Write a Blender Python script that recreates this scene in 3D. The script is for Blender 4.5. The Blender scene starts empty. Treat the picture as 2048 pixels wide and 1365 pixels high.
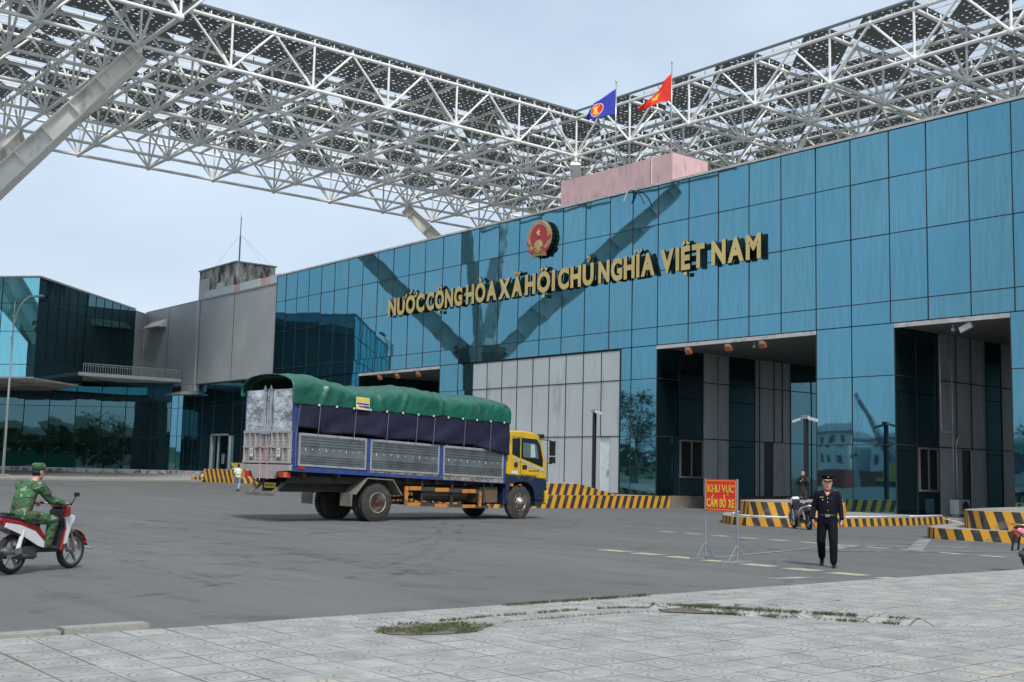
import bpy, math, random
from mathutils import Vector, Matrix, noise
random.seed(7)
S = bpy.context.scene
R = math.radians
# ------------------------------------------------------------------ camera
cd = bpy.data.cameras.new('camera'); cam = bpy.data.objects.new('camera', cd)
S.collection.objects.link(cam); S.camera = cam
cd.sensor_width = 36.0; cd.lens = 40.956; cd.clip_start = .1; cd.clip_end = 3000
def _vp():
    f = 2329.915
    a = Vector((-1904, 214.5, f)).normalized(); b = Vector((2888, 327.5, f)).normalized()
    X = -a; Y = b; Z = X.cross(Y)
    return Matrix((X, Y, Z))
_M = _vp()
_r = _M @ Vector((1, 0, 0)); _u = -(_M @ Vector((0, 1, 0))); _b = -(_M @ Vector((0, 0, 1)))
cam.matrix_world = Matrix(((_r.x, _u.x, _b.x, 0), (_r.y, _u.y, _b.y, 0), (_r.z, _u.z, _b.z, 1.6), (0, 0, 0, 1)))
# ------------------------------------------------------------------ sky and sun
SUN_EL = 52; SUN_DIR = Vector((.93, -.36, 0)).normalized()
W = bpy.data.worlds.new('World'); S.world = W; W.use_nodes = True
nt = W.node_tree; nt.nodes.clear()
out = nt.nodes.new('ShaderNodeOutputWorld'); bg = nt.nodes.new('ShaderNodeBackground')
sky = nt.nodes.new('ShaderNodeTexSky'); sky.sky_type = 'NISHITA'; sky.sun_disc = False
sky.sun_elevation = R(SUN_EL); sky.sun_rotation = math.atan2(SUN_DIR.x, SUN_DIR.y)
sky.air_density = 1.2; sky.dust_density = 2.0; sky.altitude = 200
tc = nt.nodes.new('ShaderNodeTexCoord'); mp = nt.nodes.new('ShaderNodeMapping')
mp.inputs['Scale'].default_value = (1.6, 1.6, 3.4)
nz = nt.nodes.new('ShaderNodeTexNoise'); nz.inputs['Scale'].default_value = 1.3; nz.inputs['Detail'].default_value = 6
rp = nt.nodes.new('ShaderNodeValToRGB'); rp.color_ramp.elements[0].position = .36; rp.color_ramp.elements[1].position = .66
rp.color_ramp.elements[0].color = (.60,) * 3 + (1,); rp.color_ramp.elements[1].color = (1.,) * 3 + (1,)
mx = nt.nodes.new('ShaderNodeMix'); mx.data_type = 'RGBA'
mx.inputs[7].default_value = (6.75, 7.95, 9.45, 1)
nt.links.new(tc.outputs['Generated'], mp.inputs[0]); nt.links.new(mp.outputs[0], nz.inputs[0])
nt.links.new(nz.outputs[0], rp.inputs[0]); nt.links.new(rp.outputs[0], mx.inputs[0])
nt.links.new(sky.outputs[0], mx.inputs[6]); nt.links.new(mx.outputs[2], bg.inputs[0])
bg.inputs[1].default_value = .1; nt.links.new(bg.outputs[0], out.inputs[0])
sl = bpy.data.lights.new('sun', 'SUN'); sl.energy = 3.2; sl.angle = R(10); sl.color = (1, .95, .88)
so = bpy.data.objects.new('sun', sl); S.collection.objects.link(so)
d = Vector((SUN_DIR.x * math.cos(R(SUN_EL)), SUN_DIR.y * math.cos(R(SUN_EL)), math.sin(R(SUN_EL))))
so.rotation_euler = d.to_track_quat('Z', 'Y').to_euler()
S.view_settings.view_transform = 'Standard'; S.view_settings.look = 'None'
S.view_settings.gamma = 1; S.view_settings.use_curve_mapping = False; S.view_settings.exposure = 0.12
S.cycles.max_bounces = 6; S.cycles.glossy_bounces = 4; S.cycles.transparent_max_bounces = 8
# ------------------------------------------------------------------ materials
MATS = {}
def mat(name, col, rough=.6, metal=0., var=.12, scale=3., bump=0., bscale=None, spec=None, stretch=None, dirt=None, coat=0, bdist=.02):
    """Plain procedural surface: colour varied by noise, optional bump, optional dirt streaks."""
    if name in MATS: return MATS[name]
    m = bpy.data.materials.new(name); m.use_nodes = True; t = m.node_tree; N = t.nodes; L = t.links
    p = N['Principled BSDF']; p.inputs['Roughness'].default_value = rough; p.inputs['Metallic'].default_value = metal
    if spec is not None: p.inputs['Specular IOR Level'].default_value = spec
    if coat: p.inputs['Coat Weight'].default_value = coat
    c = N.new('ShaderNodeTexCoord'); mpn = N.new('ShaderNodeMapping'); L.new(c.outputs['Object'], mpn.inputs[0])
    if stretch: mpn.inputs['Scale'].default_value = stretch
    n = N.new('ShaderNodeTexNoise'); n.inputs['Scale'].default_value = scale; n.inputs['Detail'].default_value = 5
    L.new(mpn.outputs[0], n.inputs[0])
    mix = N.new('ShaderNodeMix'); mix.data_type = 'RGBA'
    mr = N.new('ShaderNodeMapRange'); mr.inputs[1].default_value = .3; mr.inputs[2].default_value = .7
    L.new(n.outputs[0], mr.inputs[0]); L.new(mr.outputs[0], mix.inputs[0])
    mix.inputs[6].default_value = tuple(x * (1 - var) for x in col[:3]) + (1,)
    mix.inputs[7].default_value = tuple(min(1, x * (1 + var)) for x in col[:3]) + (1,)
    o = mix.outputs[2]
    if dirt:
        dc, ds, dst, lo, hi = dirt
        m2 = N.new('ShaderNodeMapping'); m2.inputs['Scale'].default_value = dst; L.new(c.outputs['Object'], m2.inputs[0])
        n2 = N.new('ShaderNodeTexNoise'); n2.inputs['Scale'].default_value = ds; n2.inputs['Detail'].default_value = 7; n2.inputs['Roughness'].default_value = .65
        L.new(m2.outputs[0], n2.inputs[0])
        r2 = N.new('ShaderNodeMapRange'); r2.inputs[1].default_value = lo; r2.inputs[2].default_value = hi; L.new(n2.outputs[0], r2.inputs[0])
        mm = N.new('ShaderNodeMix'); mm.data_type = 'RGBA'; L.new(r2.outputs[0], mm.inputs[0]); L.new(o, mm.inputs[6]); mm.inputs[7].default_value = dc + (1,)
        o = mm.outputs[2]
    L.new(o, p.inputs['Base Color'])
    if bump:
        b = N.new('ShaderNodeBump'); b.inputs['Strength'].default_value = bump; b.inputs['Distance'].default_value = bdist
        nb = N.new('ShaderNodeTexNoise'); nb.inputs['Scale'].default_value = bscale or scale * 6; nb.inputs['Detail'].default_value = 5
        L.new(mpn.outputs[0], nb.inputs[0]); L.new(nb.outputs[0], b.inputs['Height']); L.new(b.outputs[0], p.inputs['Normal'])
    MATS[name] = m; return m
def glass_mat(name, tint, body, fac=.75, rough=.02, wav=.0035, streak=.30):
    """Tinted mirror glass with rain streaks and slightly uneven panes."""
    if name in MATS: return MATS[name]
    m = bpy.data.materials.new(name); m.use_nodes = True; t = m.node_tree; N = t.nodes; L = t.links
    for x in list(N):
        if x.type != 'OUTPUT_MATERIAL': N.remove(x)
    o = [x for x in N if x.type == 'OUTPUT_MATERIAL'][0]
    g = N.new('ShaderNodeBsdfGlossy'); df = N.new('ShaderNodeBsdfDiffuse'); ms = N.new('ShaderNodeMixShader')
    c = N.new('ShaderNodeTexCoord'); mpn = N.new('ShaderNodeMapping'); mpn.inputs['Scale'].default_value = (9, 9, .45)
    n = N.new('ShaderNodeTexNoise'); n.inputs['Scale'].default_value = 1.3; n.inputs['Detail'].default_value = 6; n.inputs['Roughness'].default_value = .7
    L.new(c.outputs['Object'], mpn.inputs[0]); L.new(mpn.outputs[0], n.inputs[0])
    mr = N.new('ShaderNodeMapRange'); mr.inputs[1].default_value = .42; mr.inputs[2].default_value = .75; mr.inputs[3].default_value = 0; mr.inputs[4].default_value = streak
    L.new(n.outputs[0], mr.inputs[0])
    n3 = N.new('ShaderNodeTexNoise'); n3.inputs['Scale'].default_value = .12; n3.inputs['Detail'].default_value = 2; L.new(c.outputs['Object'], n3.inputs[0])
    tm = N.new('ShaderNodeMix'); tm.data_type = 'RGBA'; L.new(n3.outputs[0], tm.inputs[0])
    tm.inputs[6].default_value = tuple(x * .9 for x in tint) + (1,); tm.inputs[7].default_value = tuple(x * 1.12 for x in tint) + (1,)
    td = N.new('ShaderNodeMix'); td.data_type = 'RGBA'; L.new(mr.outputs[0], td.inputs[0]); L.new(tm.outputs[2], td.inputs[6]); td.inputs[7].default_value = tuple(x * .35 for x in tint) + (1,)
    L.new(td.outputs[2], g.inputs[0]); g.inputs['Roughness'].default_value = rough
    df.inputs[0].default_value = body + (1,)
    n2 = N.new('ShaderNodeTexNoise'); n2.inputs['Scale'].default_value = .55; n2.inputs['Detail'].default_value = 1; L.new(c.outputs['Object'], n2.inputs[0])
    b = N.new('ShaderNodeBump'); b.inputs['Strength'].default_value = 1; b.inputs['Distance'].default_value = wav
    L.new(n2.outputs[0], b.inputs['Height']); L.new(b.outputs[0], g.inputs['Normal'])
    ms.inputs[0].default_value = fac; L.new(df.outputs[0], ms.inputs[1]); L.new(g.outputs[0], ms.inputs[2]); L.new(ms.outputs[0], o.inputs[0])
    MATS[name] = m; return m
BLUE = glass_mat('blue_glass', (.158, .385, .495), (.022, .06, .078), .8)
BLUE2 = glass_mat('blue_glass_worn', (.172, .400, .495), (.03, .07, .085), .78, streak=.38)
BLUE3 = glass_mat('blue_glass_deep', (.148, .372, .485), (.02, .055, .075), .81, streak=.22)
TEAL = glass_mat('teal_glass_lit', (.29, .74, .84), (.02, .08, .09), .8)  # lit copy for the wing front: reflected sky brightness put into the tint
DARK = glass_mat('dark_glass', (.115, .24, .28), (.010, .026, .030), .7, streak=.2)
WHITE = mat('white_steel', (.80, .82, .80), .45, var=.1, scale=1.2, dirt=((.30, .24, .17), 1.1, (1, 1, 1), .58, .85))
GREYP = mat('grey_cladding', (.50, .54, .55), .5, metal=.2, var=.06, scale=.4, dirt=((.22, .21, .19), .9, (1.5, 1.5, .3), .55, .85))
DGREYP = mat('weathered_grey_cladding', (.36, .385, .395), .6, var=.08, scale=.5, dirt=((.34, .34, .33), .5, (1, 1, .4), .52, .8))
TRIM = mat('pale_trim', (.5, .5, .49), .5, dirt=((.2, .18, .16), 2, (1, 1, 1), .5, .8))
LINE = mat('dark_joint', (.02, .02, .025), .6)
CONC = mat('concrete', (.33, .32, .30), .85, var=.18, scale=1.5, bump=.3, dirt=((.12, .11, .09), 1.3, (1, 1, .6), .5, .75))
PINKP = mat('pink_render', (.60, .40, .405), .85, var=.10, scale=1., dirt=((.22, .16, .15), 1.5, (2, 2, .45), .54, .78))
OLDC = mat('stained_render', (.50, .49, .46), .9, var=.25, scale=.8, dirt=((.045, .04, .036), .9, (1.3, 1.3, .6), .40, .60))
BLACK = mat('black_plastic', (.015, .015, .016), .45)
RUBBER = mat('rubber', (.035, .034, .033), .85, bump=.4, scale=8, dirt=((.12, .11, .10), 3, (1, 1, 1), .5, .8))
SOFFIT = mat('soffit', (.20, .205, .20), .7)
STEELG = mat('galvanised', (.32, .35, .38), .4, metal=.5)
# ------------------------------------------------------------------ mesh builder
ORG = {}
C = S.collection
class MB:
    def __init__(s): s.v = []; s.f = []; s.m = []
    def add(s, vs, fs, mi=0):
        k = len(s.v); s.v += [tuple(v) for v in vs]
        s.f += [tuple(i + k for i in f) for f in fs]; s.m += [mi] * len(fs); return s
    def box(s, x0, x1, y0, y1, z0, z1, mi=0):
        vs = [(x, y, z) for z in (z0, z1) for y in (y0, y1) for x in (x0, x1)]
        return s.add(vs, [(0, 2, 3, 1), (4, 5, 7, 6), (0, 1, 5, 4), (2, 6, 7, 3), (0, 4, 6, 2), (1, 3, 7, 5)], mi)
    def obox(s, c, u, v, w, mi=0):
        c, u, v, w = map(Vector, (c, u, v, w))
        vs = [c + a * u + b * v + e * w for e in (-1, 1) for b in (-1, 1) for a in (-1, 1)]
        return s.add(vs, [(0, 2, 3, 1), (4, 5, 7, 6), (0, 1, 5, 4), (2, 6, 7, 3), (0, 4, 6, 2), (1, 3, 7, 5)], mi)
    def bar(s, p, q, w, h, mi=0, up=(0, 0, 1)):
        p, q = Vector(p), Vector(q); d = (q - p); a = d.cross(Vector(up))
        if a.length < 1e-6: a = Vector((1, 0, 0))
        a.normalize(); b = a.cross(d.normalized())
        return s.obox((p + q) / 2, d / 2, a * w / 2, b * h / 2, mi)
    def tube(s, p, q, r, n=8, r2=None, mi=0, caps=True):
        p, q = Vector(p), Vector(q); d = (q - p)
        if d.length < 1e-9: return s
        d.normalize(); a = d.orthogonal().normalized(); b = d.cross(a); r2 = r if r2 is None else r2
        vs = [p + (a * math.cos(t) + b * math.sin(t)) * r for t in [2 * math.pi * i / n for i in range(n)]]
        vs += [q + (a * math.cos(t) + b * math.sin(t)) * r2 for t in [2 * math.pi * i / n for i in range(n)]]
        fs = [(i, (i + 1) % n, n + (i + 1) % n, n + i) for i in range(n)]
        if caps: fs += [tuple(reversed(range(n))), tuple(range(n, 2 * n))]
        return s.add(vs, fs, mi)
    def path(s, pts, r, n=6, mi=0):
        for a, b in zip(pts, pts[1:]): s.tube(a, b, r, n, mi=mi)
        return s
    def prism(s, poly, z0, z1, mi=0):
        n = len(poly); vs = [(x, y, z0) for x, y in poly] + [(x, y, z1) for x, y in poly]
        return s.add(vs, [tuple(reversed(range(n))), tuple(range(n, 2 * n))] + [(i, (i + 1) % n, n + (i + 1) % n, n + i) for i in range(n)], mi)
    def prismy(s, poly, y0, y1, mi=0):
        """polygon given in (x,z), extruded along y"""
        n = len(poly); vs = [(x, y0, z) for x, z in poly] + [(x, y1, z) for x, z in poly]
        return s.add(vs, [tuple(range(n)), tuple(reversed(range(n, 2 * n)))] + [(i, n + i, n + (i + 1) % n, (i + 1) % n) for i in range(n)], mi)
    def ball(s, c, r, mi=0, n=10, k=7):
        c = Vector(c); r = (r,) * 3 if isinstance(r, (int, float)) else r
        vs = [c + Vector((0, 0, -r[2]))]
        for j in range(1, k):
            ph = math.pi * j / k - math.pi / 2
            vs += [c + Vector((r[0] * math.cos(ph) * math.cos(2 * math.pi * i / n), r[1] * math.cos(ph) * math.sin(2 * math.pi * i / n), r[2] * math.sin(ph))) for i in range(n)]
        vs.append(c + Vector((0, 0, r[2]))); top = len(vs) - 1
        fs = [(0, 1 + (i + 1) % n, 1 + i) for i in range(n)]
        for j in range(k - 2):
            for i in range(n):
                a = 1 + j * n + i; b = 1 + j * n + (i + 1) % n; fs.append((a, b, b + n, a + n))
        o = 1 + (k - 2) * n; fs += [(o + i, o + (i + 1) % n, top) for i in range(n)]
        return s.add(vs, fs, mi)
    def loft(s, rings, n=14, mi=0, caps=True):
        """rings: (centre, half axis a, half axis b)"""
        vs = []
        for c, a, b in rings:
            c, a, b = Vector(c), Vector(a), Vector(b)
            vs += [c + a * math.cos(2 * math.pi * i / n) + b * math.sin(2 * math.pi * i / n) for i in range(n)]
        fs = [(j * n + i, j * n + (i + 1) % n, (j + 1) * n + (i + 1) % n, (j + 1) * n + i) for j in range(len(rings) - 1) for i in range(n)]
        if caps: fs += [tuple(reversed(range(n))), tuple(range((len(rings) - 1) * n, len(rings) * n))]
        return s.add(vs, fs, mi)
    def lathe(s, prof, c, ax, n=24, mi=0, caps=True):
        """prof: (distance along axis, radius)"""
        c, ax = Vector(c), Vector(ax).normalized(); a = ax.orthogonal().normalized(); b = ax.cross(a)
        return s.loft([(c + ax * t, a * max(r, 1e-4), b * max(r, 1e-4)) for t, r in prof], n, mi, caps)
    def build(s, name, mats, parent=None, smooth=False, kind=None):
        me = bpy.data.meshes.new(name); org = ORG.get(parent.name, Vector()) if parent else Vector()
        vs = [(v[0] - org[0], v[1] - org[1], v[2] - org[2]) for v in s.v] if org.length else s.v
        me.from_pydata(vs, [], s.f)
        mats = mats if isinstance(mats, (list, tuple)) else [mats]
        for m in mats: me.materials.append(m)
        if len(mats) > 1: me.polygons.foreach_set('material_index', s.m)
        if smooth: me.polygons.foreach_set('use_smooth', [True] * len(me.polygons))
        me.update()
        o = bpy.data.objects.new(name, me); C.objects.link(o)
        if parent: o.parent = parent; ORG[o.name] = org
        if kind: o['kind'] = kind
        return o
def thing(name, label, cat, loc=(0, 0, 0), rz=0, group=None, world=False, rot=None):
    o = bpy.data.objects.new(name, None); C.objects.link(o); o.location = loc
    o.rotation_euler = rot or (0, 0, rz); o['label'] = label; o['category'] = cat
    o.empty_display_size = .2
    if group: o['group'] = group
    ORG[o.name] = Vector(loc) if world else Vector()
    return o
def tag(o, label, cat, group=None):
    o['label'] = label; o['category'] = cat
    if group: o['group'] = group
    return o
def copy_tree(o, parent=None):
    c = o.copy(); C.objects.link(c); c.parent = parent
    for ch in list(o.children): copy_tree(ch, c)
    return c
def fused(mb, name, m, parent, voxel=.013, sm=3, kind=None):
    """One continuous surface out of overlapping tapered volumes."""
    o = mb.build(name + '_tmp', m)
    md = o.modifiers.new('r', 'REMESH'); md.mode = 'VOXEL'; md.voxel_size = voxel; md.use_smooth_shade = True
    if sm:
        ms = o.modifiers.new('s', 'SMOOTH'); ms.iterations = sm; ms.factor = .5
    bpy.context.view_layer.update()
    me = bpy.data.meshes.new_from_object(o.evaluated_get(bpy.context.evaluated_depsgraph_get()))
    me.name = name; bpy.data.objects.remove(o)
    me.polygons.foreach_set('use_smooth', [True] * len(me.polygons))
    o = bpy.data.objects.new(name, me); C.objects.link(o); o.parent = parent
    ORG[o.name] = Vector()
    return o
def text_mesh(body, size, extrude, off=0., align='CENTER'):
    c = bpy.data.curves.new('t', 'FONT'); c.body = body; c.size = size; c.extrude = extrude; c.offset = off
    c.align_x = align; c.resolution_u = 4
    o = bpy.data.objects.new('t', c); C.objects.link(o); bpy.context.view_layer.update()
    me = bpy.data.meshes.new_from_object(o.evaluated_get(bpy.context.evaluated_depsgraph_get()))
    vs = [tuple(v.co) for v in me.vertices]; fs = [tuple(p.vertices) for p in me.polygons]
    bpy.data.objects.remove(o); bpy.data.meshes.remove(me)
    return vs, fs
_GL = {}
# marks drawn as strokes in units of cap height, x relative to glyph centre
MARKS = {'acute': [[(-.08, 1.10), (.12, 1.30)]], 'grave': [[(-.12, 1.30), (.08, 1.10)]],
         'tilde': [[(-.22, 1.13), (-.12, 1.22), (0, 1.17), (.12, 1.12), (.22, 1.22)]],
         'circ': [[(-.18, 1.08), (0, 1.24), (.18, 1.08)]], 'dot': [[(-.075, -.26), (.075, -.26)]],
         'hook': [[(-.08, 1.30), (.06, 1.32), (.10, 1.22), (0, 1.16), (0, 1.08)]],
         'circacute': [[(-.18, 1.06), (0, 1.20), (.18, 1.06)], [(.12, 1.26), (.26, 1.42)]],
         'circtilde': [[(-.18, 1.06), (0, 1.18), (.18, 1.06)], [(-.18, 1.32), (-.08, 1.40), (.08, 1.30), (.18, 1.38)]]}
COMP = {'Ư': ('U', ['horn']), 'Ớ': ('O', ['horn', 'acute']), 'Ộ': ('O', ['circ', 'dot']), 'Ò': ('O', ['grave']), 'Ã': ('A', ['tilde']),
        'Ủ': ('U', ['hook']), 'Ĩ': ('I', ['tilde']), 'Ệ': ('E', ['circ', 'dot']), 'Ự': ('U', ['horn', 'dot']), 'Ấ': ('A', ['circacute']),
        'Đ': ('D', ['bar']), 'Ỗ': ('O', ['circtilde'])}
def glyph(ch, off=.03, wx=.78):
    """Returns list of (verts, faces, kind) in units where cap height = 1, x starts at 0, and advance width."""
    base, marks = COMP.get(ch, (ch, []))
    k = (base, off)
    if k not in _GL: _GL[k] = text_mesh(base, 1., .5, off, 'LEFT')
    vs, fs = _GL[k]; H = .727
    x0 = min(v[0] for v in vs); x1 = max(v[0] for v in vs)
    V = [((v[0] - x0) / H * wx, v[1] / H, v[2]) for v in vs]; w = (x1 - x0) / H * wx
    mb = MB(); mb.add(V, fs)
    th = .13
    def stroke(pts, cx):
        for (a, b), (c, d) in zip(pts, pts[1:]):
            mb.obox(((a + c) / 2 + cx, (b + d) / 2, 0), ((c - a) / 2 * 1.12, (d - b) / 2 * 1.12, 0), Vector((-(d - b), c - a, 0)).normalized() * th / 2, (0, 0, .5))
    for mk in marks:
        if mk == 'horn':
            stroke([(w - .12, .88), (w + .10, .95), (w + .13, 1.12)], 0)
        elif mk == 'bar': stroke([(-.1, .5), (.34, .5)], 0)
        elif mk == 'dot': mb.box(w / 2 - .085, w / 2 + .085, -.32, -.16, -.5, .5)
        else:
            for st in MARKS[mk]: stroke(st, w / 2)
    return mb, w
def word_layout(word, off=.03, wx=.78, gap=.13):
    out = []; x = 0
    for ch in word:
        mb, w = glyph(ch, off, wx); out.append((ch, mb, x, w)); x += w + gap
    return out, x - gap
# ================================================================== SETTING
def ground_mat(name, c1, c2, fine, rough=.9):
    m = bpy.data.materials.new(name); m.use_nodes = True; t = m.node_tree; N = t.nodes; L = t.links; p = N['Principled BSDF']
    c = N.new('ShaderNodeTexCoord')
    a = N.new('ShaderNodeTexNoise'); a.inputs['Scale'].default_value = .16; a.inputs['Detail'].default_value = 7; a.inputs['Roughness'].default_value = .6
    mp_ = N.new('ShaderNodeMapping'); mp_.inputs['Scale'].default_value = (.55, 1.3, 1); mp_.inputs['Rotation'].default_value = (0, 0, R(40))
    L.new(c.outputs['Object'], mp_.inputs[0]); L.new(mp_.outputs[0], a.inputs[0])
    b = N.new('ShaderNodeTexNoise'); b.inputs['Scale'].default_value = 60; b.inputs['Detail'].default_value = 3; L.new(c.outputs['Object'], b.inputs[0])
    w = N.new('ShaderNodeTexNoise'); w.inputs['Scale'].default_value = .9; w.inputs['Detail'].default_value = 5; w.inputs['Distortion'].default_value = 1.2
    mq = N.new('ShaderNodeMapping'); mq.inputs['Scale'].default_value = (.14, 2.2, 1); mq.inputs['Rotation'].default_value = (0, 0, R(-62)); L.new(c.outputs['Object'], mq.inputs[0]); L.new(mq.outputs[0], w.inputs[0])
    r = N.new('ShaderNodeMapRange'); r.inputs[1].default_value = .3; r.inputs[2].default_value = .72; L.new(a.outputs[0], r.inputs[0])
    mx_ = N.new('ShaderNodeMix'); mx_.data_type = 'RGBA'; L.new(r.outputs[0], mx_.inputs[0]); mx_.inputs[6].default_value = c1 + (1,); mx_.inputs[7].default_value = c2 + (1,)
    r2 = N.new('ShaderNodeMapRange'); r2.inputs[1].default_value = .3; r2.inputs[2].default_value = .7; r2.inputs[3].default_value = 1 - fine; r2.inputs[4].default_value = 1 + fine; L.new(b.outputs[0], r2.inputs[0])
    r3 = N.new('ShaderNodeMapRange'); r3.inputs[1].default_value = .4; r3.inputs[2].default_value = .75; r3.inputs[3].default_value = 1.03; r3.inputs[4].default_value = .88; L.new(w.outputs[0], r3.inputs[0])
    mu0 = N.new('ShaderNodeMath'); mu0.operation = 'MULTIPLY'; L.new(r2.outputs[0], mu0.inputs[0]); L.new(r3.outputs[0], mu0.inputs[1])
    vm = N.new('ShaderNodeVectorMath'); vm.operation = 'SCALE'; L.new(mx_.outputs[2], vm.inputs[0]); L.new(mu0.outputs[0], vm.inputs['Scale'])
    vo = N.new('ShaderNodeTexVoronoi'); vo.feature = 'DISTANCE_TO_EDGE'; vo.inputs['Scale'].default_value = .11
    dn = N.new('ShaderNodeTexNoise'); dn.inputs['Scale'].default_value = .5; dn.inputs['Detail'].default_value = 6; L.new(c.outputs['Object'], dn.inputs[0])
    dv = N.new('ShaderNodeVectorMath'); dv.operation = 'SCALE'; dv.inputs['Scale'].default_value = 3.5; L.new(dn.outputs[1], dv.inputs[0])
    da = N.new('ShaderNodeVectorMath'); L.new(c.outputs['Object'], da.inputs[0]); L.new(dv.outputs[0], da.inputs[1]); L.new(da.outputs[0], vo.inputs['Vector'])
    ck_ = N.new('ShaderNodeMapRange'); ck_.inputs[1].default_value = .0005; ck_.inputs[2].default_value = .0028; ck_.inputs[3].default_value = .72; ck_.inputs[4].default_value = 1.; L.new(vo.outputs['Distance'], ck_.inputs[0])
    so_ = N.new('ShaderNodeTexNoise'); so_.inputs['Scale'].default_value = .75; so_.inputs['Detail'].default_value = 4; L.new(c.outputs['Object'], so_.inputs[0])
    sr = N.new('ShaderNodeMapRange'); sr.inputs[1].default_value = .60; sr.inputs[2].default_value = .72; sr.inputs[3].default_value = 1.; sr.inputs[4].default_value = .80; L.new(so_.outputs[0], sr.inputs[0])
    mk = N.new('ShaderNodeMath'); mk.operation = 'MULTIPLY'; L.new(ck_.outputs[0], mk.inputs[0]); L.new(sr.outputs[0], mk.inputs[1])
    vm2 = N.new('ShaderNodeVectorMath'); vm2.operation = 'SCALE'; L.new(vm.outputs[0], vm2.inputs[0]); L.new(mk.outputs[0], vm2.inputs['Scale'])
    L.new(vm2.outputs[0], p.inputs['Base Color']); p.inputs['Roughness'].default_value = rough; p.inputs['Specular IOR Level'].default_value = .3
    bp = N.new('ShaderNodeBump'); bp.inputs['Strength'].default_value = .35; bp.inputs['Distance'].default_value = .01; L.new(b.outputs[0], bp.inputs['Height']); L.new(bp.outputs[0], p.inputs['Normal'])
    return m
ASPH = ground_mat('asphalt', (.110, .113, .111), (.142, .145, .142), .18)
EARTH = mat('earth', (.16, .15, .11), .95, scale=.05, var=.3)
g = MB(); g.box(-1500, 1500, -1500, 1500, -1, -.012); g.build('ground', EARTH, kind='structure')
def rise(x, y=0): t_ = max(0, min(1, (-x - 62) / 20)); return .21 * t_ * t_ * (3 - 2 * t_)
g = MB(); gx_ = [60, 0, -40, -60] + [-62 - 2 * i for i in range(12)] + [-160]; gy_ = [-70, 0, 60, 120]; n_ = len(gx_)
g.add([(x, y, rise(x)) for y in gy_ for x in gx_], [(j * n_ + i, j * n_ + n_ + i, j * n_ + n_ + i + 1, j * n_ + i + 1) for j in range(3) for i in range(n_ - 1)]); g.build('road', ASPH, kind='structure')
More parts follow.
